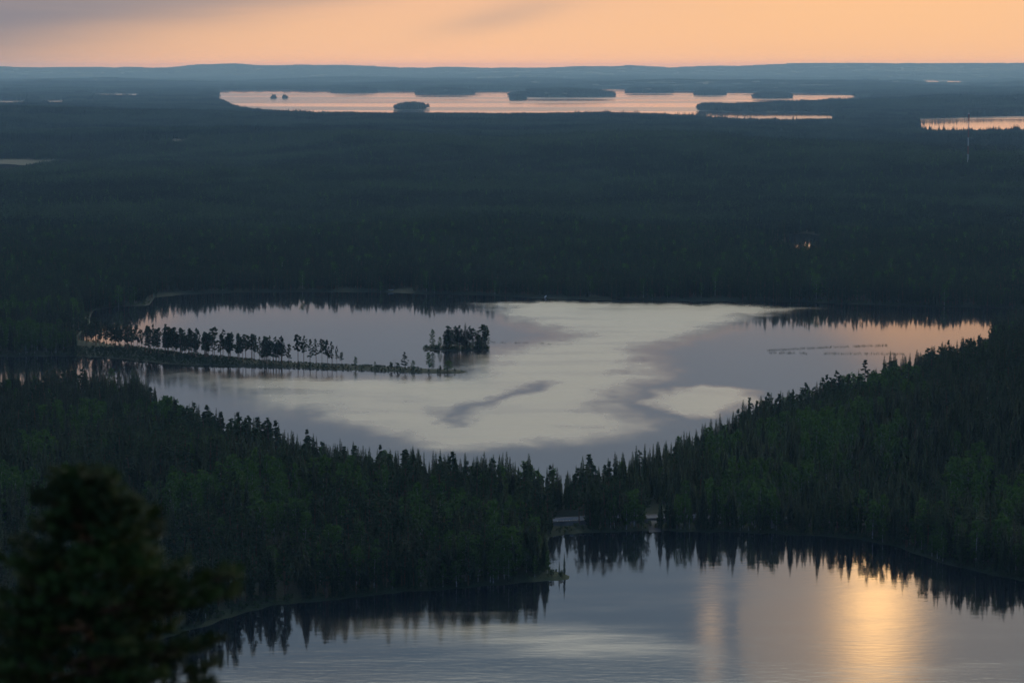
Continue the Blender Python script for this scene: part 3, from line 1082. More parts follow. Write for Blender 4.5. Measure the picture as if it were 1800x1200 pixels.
hs = np.where((px_n > 962) & (px_n < 1012) & (yy < 930) & (yy > 790), hs * np.where(yy < 850, 0.62, 0.86), hs)
hs = np.where(sd < 6, hs * rng.uniform(0.55, 1.05, len(NP)), hs)
left_bank = (xx < 0) & (yy < 1000)
NZ = height(NP)
names3 = ['spruce', 'pine', 'birch']
nform = np.where(species == 0, rng.integers(0, 5, len(NP)), np.where(species == 1, rng.integers(0, 5, len(NP)), rng.integers(0, 4, len(NP))))
nrot = rng.uniform(0, 6.28, len(NP))
wide = np.clip(rng.normal(1.24, 0.2, len(NP)), 0.8, 1.8) * np.where(species == 2, 1.05, 1.0)

# how much of each tree shows from the view point: sweep from near to far, keeping the highest line of sight per narrow bearing
order = np.argsort(np.hypot(xx, yy))
BW = 0.0006
nb = int(0.62 / BW)
line = np.full(nb, -1.0)
vis = np.zeros(len(NP))
dist = np.hypot(xx, yy)
brg = np.arctan2(xx, yy)
hts = hs * np.array([15.0, 15.0, 13.0])[species]
for i in order:
    if abs(brg[i]) > 0.212:
        continue
    hw = 1.3 * hs[i] / dist[i]
    a, b = int((brg[i] - hw + 0.31) / BW), int((brg[i] + hw + 0.31) / BW) + 1
    lo = (NZ[i] - CAM_Z) / dist[i]
    hi = (NZ[i] + hts[i] - CAM_Z) / dist[i]
    seg = line[a:b]
    vis[i] = np.maximum(0, hi - np.maximum(seg, lo)).sum() * BW * dist[i] ** 0
    mid = (a + b) // 2
    line[a:b] = np.maximum(seg, lo + (hi - lo) * 0.82)
    line[max(a, mid - 1):mid + 1] = np.maximum(line[max(a, mid - 1):mid + 1], hi)
single = np.zeros(len(NP), bool)
for s, cap in ((0, 270), (1, 225), (2, 285)):
    idxs = np.where(species == s)[0]
    best = idxs[np.argsort(-vis[idxs])][:cap]
    single[best[vis[best] > 0]] = True


# builders for single trees: one thing with trunk and crown, copied
def plant(kd, form, loc, rot, size, label, cat, group=None, name=None):
    t = empty(name or {'lakepine': 'pine_tree', 'pine': 'pine_tree', 'spruce': 'spruce_tree', 'birch': 'birch_tree', 'shrub': 'willow_bush'}[kd], loc, label, cat, group)
    t.rotation_euler = (0, 0, rot)
    t.scale = size
    tm, cm = MESH[kd, form]
    a = bpy.data.objects.new('trunk' if kd != 'shrub' else 'stem', tm); COL.objects.link(a); a.parent = t
    b = bpy.data.objects.new('crown' if kd != 'shrub' else 'foliage', cm); COL.objects.link(b); b.parent = t
    return t


def zone(x, y, d):
    nl = poly_sd(NEAR, np.array([[x, y]]), 260.0)[0]
    ml = poly_sd(MID, np.array([[x, y]]), 260.0)[0]
    p_ = 900 + FPX * x / (y * math.cos(PITCH) + CAM_Z * math.sin(PITCH))

    def cut(*pairs):
        for lim, word in pairs:
            if p_ < lim:
                return word
    if y > 1480:
        return 'on the far shore of the middle lake'
    if y > 1130 and p_ < 300:
        return 'on the dark shore behind the spit'
    if nl > -9 and p_ < 975:
        return cut((430, 'at the near lake edge by the close pine'), (600, 'at the near lake edge past the grass margin'), (760, 'on the near lake bank, middle stretch'),
                   (880, 'on the near lake bank short of the point'), (999, 'on the near lake bank by the grassy point'))
    if nl > -24 and p_ < 975:
        return cut((430, 'second row above the close pine'), (600, 'second row above the grass margin'), (760, 'second row of the middle bank'), (999, 'second row back from the grassy point'))
    if nl > -26:
        return cut((1035, 'by the inlet and guard rail'), (1140, 'between guard rail and gravel ramp'), (1250, 'at the water past the gravel ramp'), (1400, 'below the lane, north bank of near lake'),
                   (1560, 'where the near lake bends'), (1700, 'on the steep east bank of near lake'), (9999, 'on the east bank by the frame edge'))
    if ml > -16:
        return cut((300, 'at the corner of the pale lake and the creek'), (450, 'on the slope edge over the pale lake'), (650, 'skyline row under the dark slick'), (850, 'skyline row mid way along the pale lake'),
                   (1010, 'skyline row at the low gap'), (1130, 'skyline row just past the low gap'), (1300, 'ridge edge under the pale wind patch'), (1500, 'ridge edge under the reeds'), (9999, 'ridge edge at the orange water'))
    if p_ < 950:
        return cut((200, 'deep in the west wood'), (400, 'west wood above the close pine'), (600, 'in the light green grove of the west wood'), (800, 'mid west wood'), (951, 'east end of the west wood'))
    return cut((1130, 'behind the lane at the gap'), (1300, 'hill foot behind the lane'), (1500, 'on the hill flank over the lane'), (1700, 'high on the wooded hill'), (9999, 'top of the wooded hill by the frame edge'))


KINDWORD = {'spruce': 'dark spruce', 'pine': 'dull green pine', 'birch': 'light green birch'}
TALL = ['tiny', 'short', 'mid-height', 'tall', 'towering']
todo = {}
for i in np.where(single)[0]:
    todo.setdefault((names3[species[i]], zone(xx[i], yy[i], sd[i])), []).append(i)
for (kd, zt), lst in todo.items():
    # rank each tree within its stretch of wood by height and by girth, so that the label tells it from its neighbours
    for i in lst:
        t_ = TALL[int(np.clip((hs[i] - 0.46) / 0.16, 0, 4))]
        g_ = 'slim' if wide[i] < 1.18 else 'medium' if wide[i] < 1.32 else 'broad'
        if len(lst) == 1:
            lab, grp = '%s %s, only one %s' % (t_, KINDWORD[kd], zt), None
        else:
            med = np.median(dist[lst])
            row_ = 'lower down' if dist[i] < med else 'higher up'
            lab = '%s %s %s, %s %s' % (t_, g_, KINDWORD[kd], row_, zt)
            grp = '%s %s %s trees %s %s' % (t_, g_, kd, row_, zt)
            if len(lab.replace('-', ' ').split()) > 16:
                lab, grp = '%s %s %s, %s' % (t_, g_, KINDWORD[kd], zt), '%s %s %s trees %s' % (t_, g_, kd, zt)
        if grp is None:
            lab = '%s %s, %s' % (t_, KINDWORD[kd], zt)
        plant(kd, int(nform[i]), (xx[i], yy[i], NZ[i] - 0.1), nrot[i], (hs[i] * wide[i], hs[i] * wide[i], hs[i]), lab, 'tree', grp)

for s, nm, lb in ((0, 'spruce_forest', 'dark spruces of the woods around the two nearer lakes'), (1, 'pine_forest', 'pines mixed into the woods around the two nearer lakes'),
                  (2, 'birch_forest', 'brighter green birches scattered in the woods around the two nearer lakes')):
    sel = (species == s) & ~single
    kd = names3[s]
    forms = [WHOLE[kd, i] for i in range(len(KIND[kd]))]
    scatter(nm, lb, np.column_stack([NP[sel], NZ[sel] - 0.1]), nrot[sel], np.column_stack([hs[sel] * wide[sel], hs[sel] * wide[sel], hs[sel]]), nform[sel], forms, [M[BARK[kd]], M[LEAF[kd]]])

# --- far woods in patches
ALLM = [M[k] for k in ('spruce', 'pine', 'birch', 'bark', 'pinebark', 'birchbark', 'forest')]


def far_wood(name, label, y0, y1, step, sdmin, sdmax, forms, smin=0.8, smax=1.15, xlim=None, jit=0.45, bogs=True):
    half = y1 * 0.2118 * 1.12 + 30
    Pp = jitter_grid(-half, half, y0, y1, step, jit)
    Pp = Pp[in_view(Pp)]
    s_, _ = water_sd(Pp)
    k_ = (s_ > sdmin) & (s_ <= sdmax)
    if bogs:
        k_ &= bog_at(Pp) < 0.5
    Pp = Pp[k_]
    z_ = height(Pp)
    n_ = len(Pp)
    r_ = np.hypot(Pp[:, 0], Pp[:, 1])
    st = 0.62 + 0.62 * fbm(Pp[:, 0] / (r_.mean() * 0.05), Pp[:, 1] / (r_.mean() * 0.12), 71, 4)
    sz = st * rng.uniform(smin, smax, n_)
    one = rng.uniform(0.9, 1.15, n_)
    return scatter(name, label, np.column_stack([Pp, z_ - 0.3]), rng.uniform(0, 6.28, n_), np.column_stack([one, one, sz]), rng.integers(0, len(forms), n_), forms, ALLM)


F1 = [patch_form(600 + k, 12.0, 9, 'full') for k in range(7)]
F2 = [patch_form(620 + k, 24.0, 49, 'low') for k in range(6)]
F2s = [patch_form(640 + k, 9.0, 6, 'low') for k in range(4)]
F3 = [patch_form(660 + k, 48.0, 121, 'tiny') for k in range(6)]
F3s = [patch_form(670 + k, 16.0, 16, 'tiny') for k in range(4)]
F4 = [patch_form(680 + k, 150.0, 441, 'tiny') for k in range(4)]
far_wood('forest', 'dark wood lining the far shore of the middle lake', 1560, 2250, 11.0, 4.5, 1e9, F1)
far_wood('forest', 'wide dull green forest beyond the middle lake', 2250, 4500, 22.5, 10, 1e9, F2)
far_wood('forest_edge', 'trees fringing the ponds in the far forest', 2250, 4500, 9.0, 2, 10, F2s)
far_wood('forest', 'hazy blue forest reaching to the far lake', 4500, 9300, 45.0, 24, 1e9, F3)
far_wood('forest_edge', 'trees fringing the near shore and islands of the far lake', 4500, 9300, 14.0, 4, 30, F3s, 0.6, 1.7)
far_wood('forest', 'faint blue forest beyond the far lake', 9300, 38500, 150.0, 75, 1e9, F4)
far_wood('forest_edge', 'trees fringing the islands and far shore of the far lake', 9300, 19000, 38.0, 16, 75, F3, 0.7, 1.7)
far_wood('forest_edge', 'ragged trees at the very rim of the far islets', 9300, 19000, 16.0, 3, 16, F3s, 0.5, 1.5)


# ------------------------------------------------------------------ spit, island and point: trees the photo shows one by one
def z_of(p):
    return float(height(np.array([p]))[0])


def put_tree(kd, form, px, base, top, label, cat='tree', group=None, wide_=1.0, name=None):
    p = ground(px, base, 0.7)
    z = z_of(p)
    p = ground(px, base, z)
    D = math.hypot(p[0], p[1])
    h = (base - top) / FPX * D * 1.02
    s = h / H0[kd]
    return plant(kd, form, (p[0], p[1], z - 0.1), random.uniform(0, 6.28), (s * wide_, s * wide_, s), label, cat, group, name)


SPIT = [(290, 619.5, 570), (305, 621, 575), (318, 623, 578), (332, 624, 577), (347, 626, 578), (362, 627, 585), (377, 629, 574), (392, 629.5, 580), (405, 631.5, 585),
        (418, 632, 590), (432, 634, 587), (445, 635, 590), (457, 635, 592), (465, 637, 596), (475, 637, 591), (485, 638, 593), (495, 638, 597), (508, 639, 604),
        (524, 640, 587), (534, 640, 591), (545, 641, 596), (556, 641, 597), (566, 641, 595), (576, 642, 597), (584, 642.5, 600), (592, 643, 609), (601, 644, 618)]
for k in range(62):
    x = random.uniform(85, 300)
    SPIT.append((x, np.interp(x, [85, 130, 180, 230, 290, 300], [590, 594, 604.5, 611.5, 619.5, 621]) + random.uniform(0, 6), 0))
for k in range(52):
    x = random.uniform(290, 500)
    SPIT.append((x, np.interp(x, [290, 340, 400, 480, 540], [620, 626, 631, 637, 640.5]) + random.uniform(0, 3), 0))
spots = 'row of slender lakeside pines on the grassy spit'
SPECIAL = {524: 'tall broad-crowned pine heading the last clump of the spit pines', 601: 'short leaning pine closing the row on the spit', 377: 'ragged tallest pine sticking out above the row on the spit',
           508: 'narrow short pine beside the gap in the spit row'}
for i, (x, b, tp) in enumerate(SPIT):
    if tp == 0:
        tp = b - random.uniform(34, 48)
    wd = random.uniform(0.8, 1.25)
    hh_ = b - tp
    q_ = '%s %s lakeside pine' % ('low' if hh_ < 38 else 'middling' if hh_ < 44 else 'tall', 'narrow' if wd < 0.97 else 'even' if wd < 1.11 else 'spreading')
    wh_ = ('at the landward root of the spit' if x < 170 else 'in the dense landward half of the spit' if x < 235 else 'where the spit row thickens' if x < 300 else 'in the open middle of the spit row' if x < 370 else
           'beside the ragged tallest spit pine' if x < 420 else 'between the ragged pine and the gap' if x < 512 else 'in the last clump of the spit row')
    lab = SPECIAL.get(x, q_ + ' ' + wh_)
    put_tree('lakepine' if x in SPECIAL or random.random() < 0.55 else 'pine', i % 4, x, b, tp, lab, 'tree', None if x in SPECIAL else q_ + 's ' + wh_, wd)
put_tree('birch', 1, 625, 643.5, 627, 'small round birch alone on the thin middle of the spit', wide_=2.0)
put_tree('birch', 2, 659, 645, 635, 'tiny birch sapling on the thin middle of the spit', wide_=1.6)
put_tree('shrub', 0, 688, 648, 634, 'willow bush just before the bare dead snag on the spit', 'bush', wide_=0.8)
put_tree('pine', 2, 712, 650, 619, 'lone bushy pine near the spit tip', wide_=2.0)
put_tree('shrub', 1, 699, 649, 635, 'willow bush between the dead snag and the lone pine', 'bush', wide_=0.7)
put_tree('birch', 0, 726, 651, 633, 'young birch close behind the lone pine of the spit tip', wide_=1.7)
put_tree('birch', 3, 754, 652, 619, 'thin pale birch pair stem near the end of the spit', wide_=1.3)
put_tree('shrub', 2, 773, 652, 640, 'small bush between the pale birch and the round birch at the spit end', 'bush', wide_=0.7)
put_tree('birch', 2, 787, 653.5, 633, 'round bushy birch at the very end of the spit', wide_=2.7)
put_tree('shrub', 0, 799, 654, 646, 'low sprig at the waterline past the round birch on the spit', 'bush', wide_=0.6)

# dead snag
pz = ground(694, 648.5, 0.6)
sn = empty('dead_tree', (pz[0], pz[1], z_of(pz) - 0.1), 'bare grey dead snag on the spit beside the lone pine', 'dead tree')
mb = MB(); mb.tube([(0, 0, 0), (0.1, 0, 3), (0.05, 0, 6.4)], [0.12, 0.08, 0.03], 6)
link('trunk', mb.mesh('snag_trunk', [M['dead']], True), sn)
for k in range(5):
    mb = MB(); a = random.uniform(0, 6.28); zz = 2.6 + 0.75 * k
    L_ = random.uniform(0.6, 1.5)
    mb.tube([(0.08, 0, zz), (L_ * math.cos(a), L_ * math.sin(a), zz + 0.5)], [0.04, 0.012], 4)
    link('branch', mb.mesh('snag_branch', [M['dead']], True), sn)

ISL = [('birch', 760, 612, 579, 'pale slim birch standing apart on the near end of the small island', 0.75), ('shrub', 747, 612.5, 605, 'little bush on the narrow tip of the small island', 0.8),
       ('birch', 773, 611, 592, 'small dark birch between the slim birch and the island pines', 1.0), ('pine', 781, 611, 582, None, 0.95), ('lakepine', 788, 612, 572, None, 0.9), ('pine', 794, 612.5, 580, None, 1.0),
       ('lakepine', 801, 612, 574, None, 0.9), ('pine', 808, 613, 573, None, 1.0), ('spruce', 818, 612, 567, 'pointed spruce rising highest amid the island pines', 1.2),
       ('pine', 813, 614, 580, None, 1.1), ('pine', 825, 612, 574, None, 1.0), ('lakepine', 831, 613, 576, None, 0.9), ('pine', 836, 614, 584, None, 1.0), ('spruce', 840, 612, 582, 'low spruce before the tall end pine of the island', 1.1),
       ('lakepine', 847, 613, 570, 'tall flat-topped pine at the outer end of the small island', 1.05), ('lakepine', 854, 612, 573, 'second pine leaning out at the outer end of the island', 0.85),
       ('shrub', 800, 616, 606, None, 1.3), ('shrub', 822, 616.5, 607, None, 1.3), ('shrub', 842, 616, 606, None, 1.3), ('shrub', 782, 615.5, 607, None, 1.2), ('shrub', 857, 613.5, 605, None, 1.0),
       ('birch', 804, 614.5, 594, None, 0.9), ('pine', 819, 615, 592, None, 1.0), ('birch', 830, 615, 595, None, 0.9)]
for k in range(22):
    x = random.uniform(780, 856)
    tall = 30 + 8 * math.sin((x - 776) / 26.0)
    ISL.append((random.choice(['pine', 'pine', 'lakepine', 'birch']), x, random.uniform(609.5, 615), 0, None, random.uniform(0.9, 1.2)))
    ISL[-1] = ISL[-1][:3] + (ISL[-1][2] - tall * random.uniform(0.55, 1.0),) + ISL[-1][4:]
for k in range(16):
    x = random.uniform(752, 858)
    ISL.append(('shrub', x, random.uniform(613.5, 616.5), 606 + random.uniform(-1, 2), None, 1.3))
for i, (kd, x, b, tp, lab, wd) in enumerate(ISL):
    cat = 'bush' if kd == 'shrub' else 'tree'
    dflt = {'pine': 'dark pine in the packed clump on the small island', 'lakepine': 'dark pine in the packed clump on the small island', 'shrub': 'low dark bush along the front edge of the small island',
            'birch': 'leafy birch tucked under the pines of the small island'}.get(kd)
    put_tree(kd, i % 3, x, b, tp, lab or dflt, cat, None if lab else {'shrub': 'bushes on the small island', 'birch': 'birches under the island pines'}.get(kd, 'pines on the small island'), wd * (1.0 if kd == 'shrub' else 1.5))

put_tree('spruce', 2, 992, 1011, 969, 'tall thin sparse spruce on the grassy point of the near lake', wide_=0.85)
put_tree('spruce', 0, 983, 1010, 984, 'shorter spruce beside the thin one on the grassy point', wide_=0.9)
put_tree('shrub', 1, 970, 1012, 997, 'rounded willow bush on the grassy point of the near lake', 'bush', wide_=0.9)
put_tree('birch', 1, 962, 1008, 968, 'birch at the root of the grassy point over the inlet', wide_=0.8)
put_tree('birch', 0, 940, 1014, 975, 'second birch back from the grassy point', wide_=0.85)
# birches with white stems by the water below the road
for i, (x, b, tp) in enumerate([(1190, 931, 868), (1197, 931, 872), (1204, 931, 866), (1212, 931, 875), (1080, 928, 872), (1073, 928, 880), (1305, 933, 876), (1316, 934, 880)]):
    put_tree('birch', i % 4, x, b, tp, 'white stemmed birch by the water below the road', 'tree', 'white stemmed birches below the road', 0.7)

for i, (x, b, tp) in enumerate([(1140, 926, 912), (1153, 929, 917), (1160, 922, 905), (1134, 918, 902)]):
    put_tree('shrub', i % 3, x, b, tp, ['willow bush growing over the left foot of the gravel ramp', 'low willow bush at the waterline below the gravel ramp', 'willow bush on the right shoulder of the gravel ramp',
             'willow bush on the left shoulder of the gravel ramp'][i], 'bush', None, 0.8)

# --- shore bushes and reeds (stuff)
SP = jitter_grid(-330, 330, 560, 1650, 2.4)
SP = SP[in_view(SP)]
s_, _w = water_sd(SP)
k_ = (s_ > 0.9) & (s_ < 7) & (rng.random(len(SP)) < 0.85) & (polyline_d(SP, road_c) > 4.2) 
st_d = at_px(SP, [(600, 636), (815, 643), (815, 660), (600, 656)])
k_ &= (st_d < 0) | (rng.random(len(SP)) < 0.3)
k_ &= at_px(SP, [(1136, 902), (1158, 902), (1160, 928), (1140, 930)]) < -1
SP = SP[k_]
ss = rng.uniform(0.35, 1.15, len(SP)) * np.where((SP[:, 1] > 1200) & (SP[:, 1] < 1330), 0.72, 1.15)
scatter('shore_undergrowth', 'low willow bushes and tall grass along the lake shores', np.column_stack([SP, height(SP) - 0.05]), rng.uniform(0, 6.28, len(SP)), np.column_stack([ss, ss, ss]),
        rng.integers(0, 3, len(SP)), [WHOLE['shrub', i] for i in range(3)], [M['bark'], M['shrub']])


HP = jitter_grid(-330, -20, 1180, 1370, 1.7)
hd = at_px(HP, [(60, 590), (130, 590), (200, 603), (300, 618), (480, 634), (640, 641), (740, 646), (740, 656), (600, 652), (300, 643), (100, 630)])
hs_, _w = water_sd(HP)
HP = HP[(hd > -1) & (hs_ > 0.4) & (rng.random(len(HP)) < 0.75)]
h_s = rng.uniform(0.25, 0.75, len(HP)) * np.where(HP[:, 0] < -150, 1.5, 1.0)
scatter('heath_undergrowth', 'dark heath bushes covering the spit under its pines', np.column_stack([HP, height(HP) - 0.05]), rng.uniform(0, 6.28, len(HP)), np.column_stack([h_s * 1.3, h_s * 1.3, h_s]),
        rng.integers(0, 3, len(HP)), HEATH, [M['bark'], M['pine']])


def reed_bed(label, px_lines, n, hmin, hmax, spread, gap=0.42):
    mb = MB()
    for ln in px_lines:
        L_ = np.array(ln, float)
        for _ in range(n):
            k = random.random() ** 1.0 * (len(L_) - 1)
            i = min(int(k), len(L_) - 2)
            q = L_[i] + (L_[i + 1] - L_[i]) * (k - i)
            if vnoise(np.array([q[0] / 6.0]), np.array([q[1] / 3.0]), 77)[0] < gap:
                continue
            g = ground(q[0] + random.uniform(-1, 1), q[1] + random.gauss(0, spread))
            h = random.uniform(hmin, hmax)
            a = random.uniform(0, 3.14)
            tx, ty = random.uniform(-0.15, 0.15), random.uniform(-0.15, 0.15)
            ww = 0.05
            mb.tri((g[0] - ww * math.cos(a), g[1] - ww * math.sin(a), -0.2), (g[0] + ww * math.cos(a), g[1] + ww * math.sin(a), -0.2), (g[0] + tx, g[1] + ty, h))
    link('reeds', mb.mesh('reeds', [M['reed']]), kind='stuff', label=label)


reed_bed('thin rows of reeds standing in the calm end of the middle lake', [[(1348, 616), (1420, 612), (1500, 608.5), (1560, 607)], [(1352, 620), (1420, 621), (1500, 621.5), (1590, 622)]], 1100, 0.4, 1.1, 0.9, 0.25)
reed_bed('faint strip of reeds off the small island', [[(862, 601), (900, 603), (935, 602), (968, 605)]], 420, 0.3, 0.8, 0.6)
reed_bed('reeds in the water off the tip of the spit', [[(795, 653), (812, 652), (822, 655)]], 160, 0.4, 1.1, 1.2)
reed_bed('reeds along the front shore of the spit', [[(300, 642), (500, 648), (700, 655), (780, 657)]], 900, 0.4, 0.9, 0.7)

# ------------------------------------------------------------------ road, guard rail, track
rl = densify(road_c, 4.0)
tan = np.gradient(rl, axis=0)
tan /= np.linalg.norm(tan, axis=1)[:, None]
nrm = np.stack([-tan[:, 1], tan[:, 0]], -1)
zr = np.maximum(height(rl), 1.9) + 0.45
for _ in range(12):
    zr[1:-1] = (zr[:-2] + zr[1:-1] + zr[2:]) / 3


def ribbon(name, offs, mat, **props):
    V, F = [], []
    k = len(offs)
    for i in range(len(rl)):
        for o_, dz_ in offs:
            q = rl[i] + nrm[i] * o_
            V.append((q[0], q[1], zr[i] + dz_))
    for i in range(len(rl) - 1):
        for j in range(k - 1):
            F.append((i * k + j, i * k + j + 1, (i + 1) * k + j + 1, (i + 1) * k + j))
    me = mesh_np(name, np.array(V), np.array(F))
    me.materials.append(mat)
    return link(name, me, **props)


ribbon('road', [(-3.2, 0.0), (0.0, 0.06), (3.2, 0.0)], M['asphalt'], kind='structure', label='grey lane crossing the causeway between the lakes')
ribbon('road_shoulder', [(-5.6, -1.6), (-3.9, -0.05), (-3.2, -0.02), (3.2, -0.02), (3.9, -0.05), (5.6, -1.6)], M['gravel'], kind='structure', label='gravel bank under the causeway lane')
ribbon('lane_line', [(-2.95, 0.012), (-2.82, 0.013)], M['white'], kind='structure', label='white edge line of the lane')
# guard rail on the lake side, where the bank is open
px_r = 900 + FPX * rl[:, 0] / (rl[:, 1] * math.cos(PITCH) + CAM_Z * math.sin(PITCH))
sel = np.where((px_r > 955) & (px_r < 1110))[0]
side = -1.0 if (rl[sel[0]] + nrm[sel[0]] * 3.6)[1] > rl[sel[0]][1] else 1.0
g0 = rl[sel] + nrm[sel] * 3.7 * side
gz = zr[sel]
gr = empty('guard_rail', (g0[0][0], g0[0][1], gz[0]), 'pale steel guard rail along the lane above the near lake inlet', 'guard rail')
base = Vector((g0[0][0], g0[0][1], gz[0]))
mb = MB()
for i in range(len(g0) - 1):
    a, b = Vector((*g0[i], gz[i] + 0.6)) - base, Vector((*g0[i + 1], gz[i + 1] + 0.6)) - base
    for z0, z1, d0, d1 in ((-0.16, -0.05, 0.0, -0.05), (-0.05, 0.05, -0.05, 0.0), (0.05, 0.16, 0.0, -0.05)):
        nn = Vector((nrm[sel[i]][0], nrm[sel[i]][1], 0)) * side
        mb.quad(a + nn * d0 + Vector((0, 0, z0)), b + nn * d0 + Vector((0, 0, z0)), b + nn * d1 + Vector((0, 0, z1)), a + nn * d1 + Vector((0, 0, z1)))
link('beam', mb.mesh('rail_beam', [M['steel']]), gr)
post = MB(); post.box((0, 0, 0.2), (0.12, 0.12, 1.1)); post_me = post.mesh('rail_post', [M['steel']])
for i in range(0, len(g0)):
    o = link('post', post_me, gr); o.location = Vector((*g0[i], gz[i] - 0.02)) - base - Vector((nrm[sel[i]][0], nrm[sel[i]][1], 0)) * side * 0.12

# dirt opening between trees below the lane
op = ground(*np.array([(1137, 909), (1157, 908.5), (1162, 928), (1141, 929)]).T, z=1.4)
mb = MB()
for i in range(6):
    for j in range(3):
        def pt(a, b):
            top = op[0] * (1 - b) + op[1] * b
            bot = op[3] * (1 - b) + op[2] * b
            q = top * (1 - a) + bot * a
            return (q[0], q[1], max(z_of(q), 0.0) + 0.15 + 1.2 * (1 - a) ** 2 + random.uniform(0, 0.01))
        mb.quad(pt(i / 6, j / 3), pt(i / 6, (j + 1) / 3), pt((i + 1) / 6, (j + 1) / 3), pt((i + 1) / 6, j / 3))
link('path', mb.mesh('path', [M['gravel']]), kind='structure', label='bare gravel ramp running down from the lane to the near lake')

# forest track on the far shore
tp_ = smooth_line(ground(*np.array([(440, 505), (470, 501), (500, 497), (530, 493), (560, 489), (600, 484)]).T, z=1.5))
tp_ = densify(tp_, 6.0)
tz = height(tp_)
tn = np.gradient(tp_, axis=0); tn /= np.linalg.norm(tn, axis=1)[:, None]
V, F = [], []
for i in range(len(tp_)):
    for s in (-1, 1):
        q = tp_[i] + np.array([-tn[i][1], tn[i][0]]) * 2.2 * s
        V.append((q[0], q[1], tz[i] + 0.35))
for i in range(len(tp_) - 1):
    F.append((2 * i, 2 * i + 1, 2 * i + 3, 2 * i + 2))
me = mesh_np('track', np.array(V), np.array(F)); me.materials.append(M['gravel'])
link('forest_track_road', me, kind='structure', label='pale dirt track climbing through the trees of the far shore')


# ------------------------------------------------------------------ lattice mast with guys
mz = 2.0
for _ in range(25):
    mp_ = ground(1701, 300, mz)
    mz = 0.5 * mz + 0.5 * z_of(mp_)
MH = CAM_Z - math.tan(PITCH - math.atan((600 - 192.0) / FPX)) * mp_[1] - 5.0 - mz
mast = empty('radio_mast', (mp_[0], mp_[1], mz), 'slim red and white guyed lattice mast standing out of the far forest', 'mast')
bands = 7
hw = 0.75
corners = [(hw * math.cos(a), hw * math.sin(a)) for a in (R(90), R(210), R(330))]
for k in range(bands):
    mb = MB()
    z0, z1 = MH * k / bands, MH * (k + 1) / bands
    for cx_, cy_ in corners:
        mb.tube([(cx_, cy_, z0), (cx_, cy_, z1)], [0.16, 0.16], 5)
    nst = 8
    for j in range(nst):
        za, zb = z0 + (z1 - z0) * j / nst, z0 + (z1 - z0) * (j + 1) / nst
        for c in range(3):
            p, q = corners[c], corners[(c + 1) % 3]
            if j % 2:
                p, q = q, p
            mb.tube([(p[0], p[1], za), (q[0], q[1], zb)], [0.07, 0.07], 3, cap=False)
    red = k % 2 == 0
    o = link('mast_section', mb.mesh('mast_section', [M['red'] if red else M['white']]), mast)
    o['label'] = ('red' if red else 'white') + ' painted lattice section'
mb = MB(); mb.tube([(0, 0, MH), (0, 0, MH + 5)], [0.12, 0.05], 5); mb.box((0, 0, MH - 1), (2.0, 2.0, 1.6))
link('aerial', mb.mesh('mast_aerial', [M['steel']]), mast)
for lv in (0.5, 0.95):
    for a in (90, 210, 330):
        mb = MB(); mb.tube([(0, 0, MH * lv), (48 * math.cos(R(a)), 48 * math.sin(R(a)), 0)], [0.02, 0.02], 3)
        link('guy_wire', mb.mesh('guy_wire', [M['steel']]), mast)


# ------------------------------------------------------------------ lake cabin, boats
def cabin(px, py, wdt, dep, rot, roofm, label, lift=0.0):
    p = ground(px, py, 1.0)
    z = z_of(p) + lift
    c = empty('lake_cabin', (p[0], p[1], z), label, 'cabin')
    c.rotation_euler = (0, 0, rot)
    hh = 2.5
    mb = MB(); mb.box((0, 0, hh / 2 - 0.2), (wdt, dep, hh + 0.4))
    for s in (-1, 1):
        mb.tri((s * wdt / 2, -dep / 2, hh), (s * wdt / 2, dep / 2, hh), (s * wdt / 2, 0, hh + 1.5))
    link('wall', mb.mesh('cabin_wall', [M['brownwood']]), c)
    for s in (-1, 1):
        mb = MB()
        a, b = Vector((0, 0, hh + 1.62)), Vector((0, s * (dep / 2 + 0.5), hh - 0.28))
        X = Vector((wdt / 2 + 0.5, 0, 0)); T = Vector((0, 0, 0.12))
        mb.quad(a - X + T, a + X + T, b + X + T, b - X + T)
        mb.quad(a - X, b - X, b + X, a + X)
        mb.quad(b - X, b - X + T, b + X + T, b + X)
        mb.quad(a - X, a - X + T, b - X + T, b - X); mb.quad(a + X, b + X, b + X + T, a + X + T)
        link('roof', mb.mesh('cabin_roof', [roofm]), c)
    for xo in (-wdt * 0.25, wdt * 0.2):
        mb = MB()
        for dz_, sx, sz in ((0.55, 1.0, 0.08), (-0.55, 1.0, 0.08)):
            mb.box((xo, -dep / 2 - 0.02, 1.4 + dz_), (sx, 0.08, sz))
        for dx_ in (-0.46, 0.46):
            mb.box((xo + dx_, -dep / 2 - 0.022, 1.4), (0.08, 0.08, 1.02))
        f = link('window', mb.mesh('window_frame', [M['white']]), c)
        g_ = MB(); g_.box((xo, -dep / 2 - 0.008, 1.4), (0.84, 0.03, 1.0))
        link('pane', g_.mesh('pane', [M['glass']]), f)
    mb = MB(); mb.box((wdt * 0.42, -dep / 2 - 0.015, 1.0), (0.0 + 0.85, 0.06, 2.0))
    link('door', mb.mesh('cabin_door', [M['white']]), c)
    return c


cabin(54, 558, 7.0, 5.0, R(8), M['teal'], 'small lakeside cabin with a teal roof half hidden by trees behind the spit', 0.3)


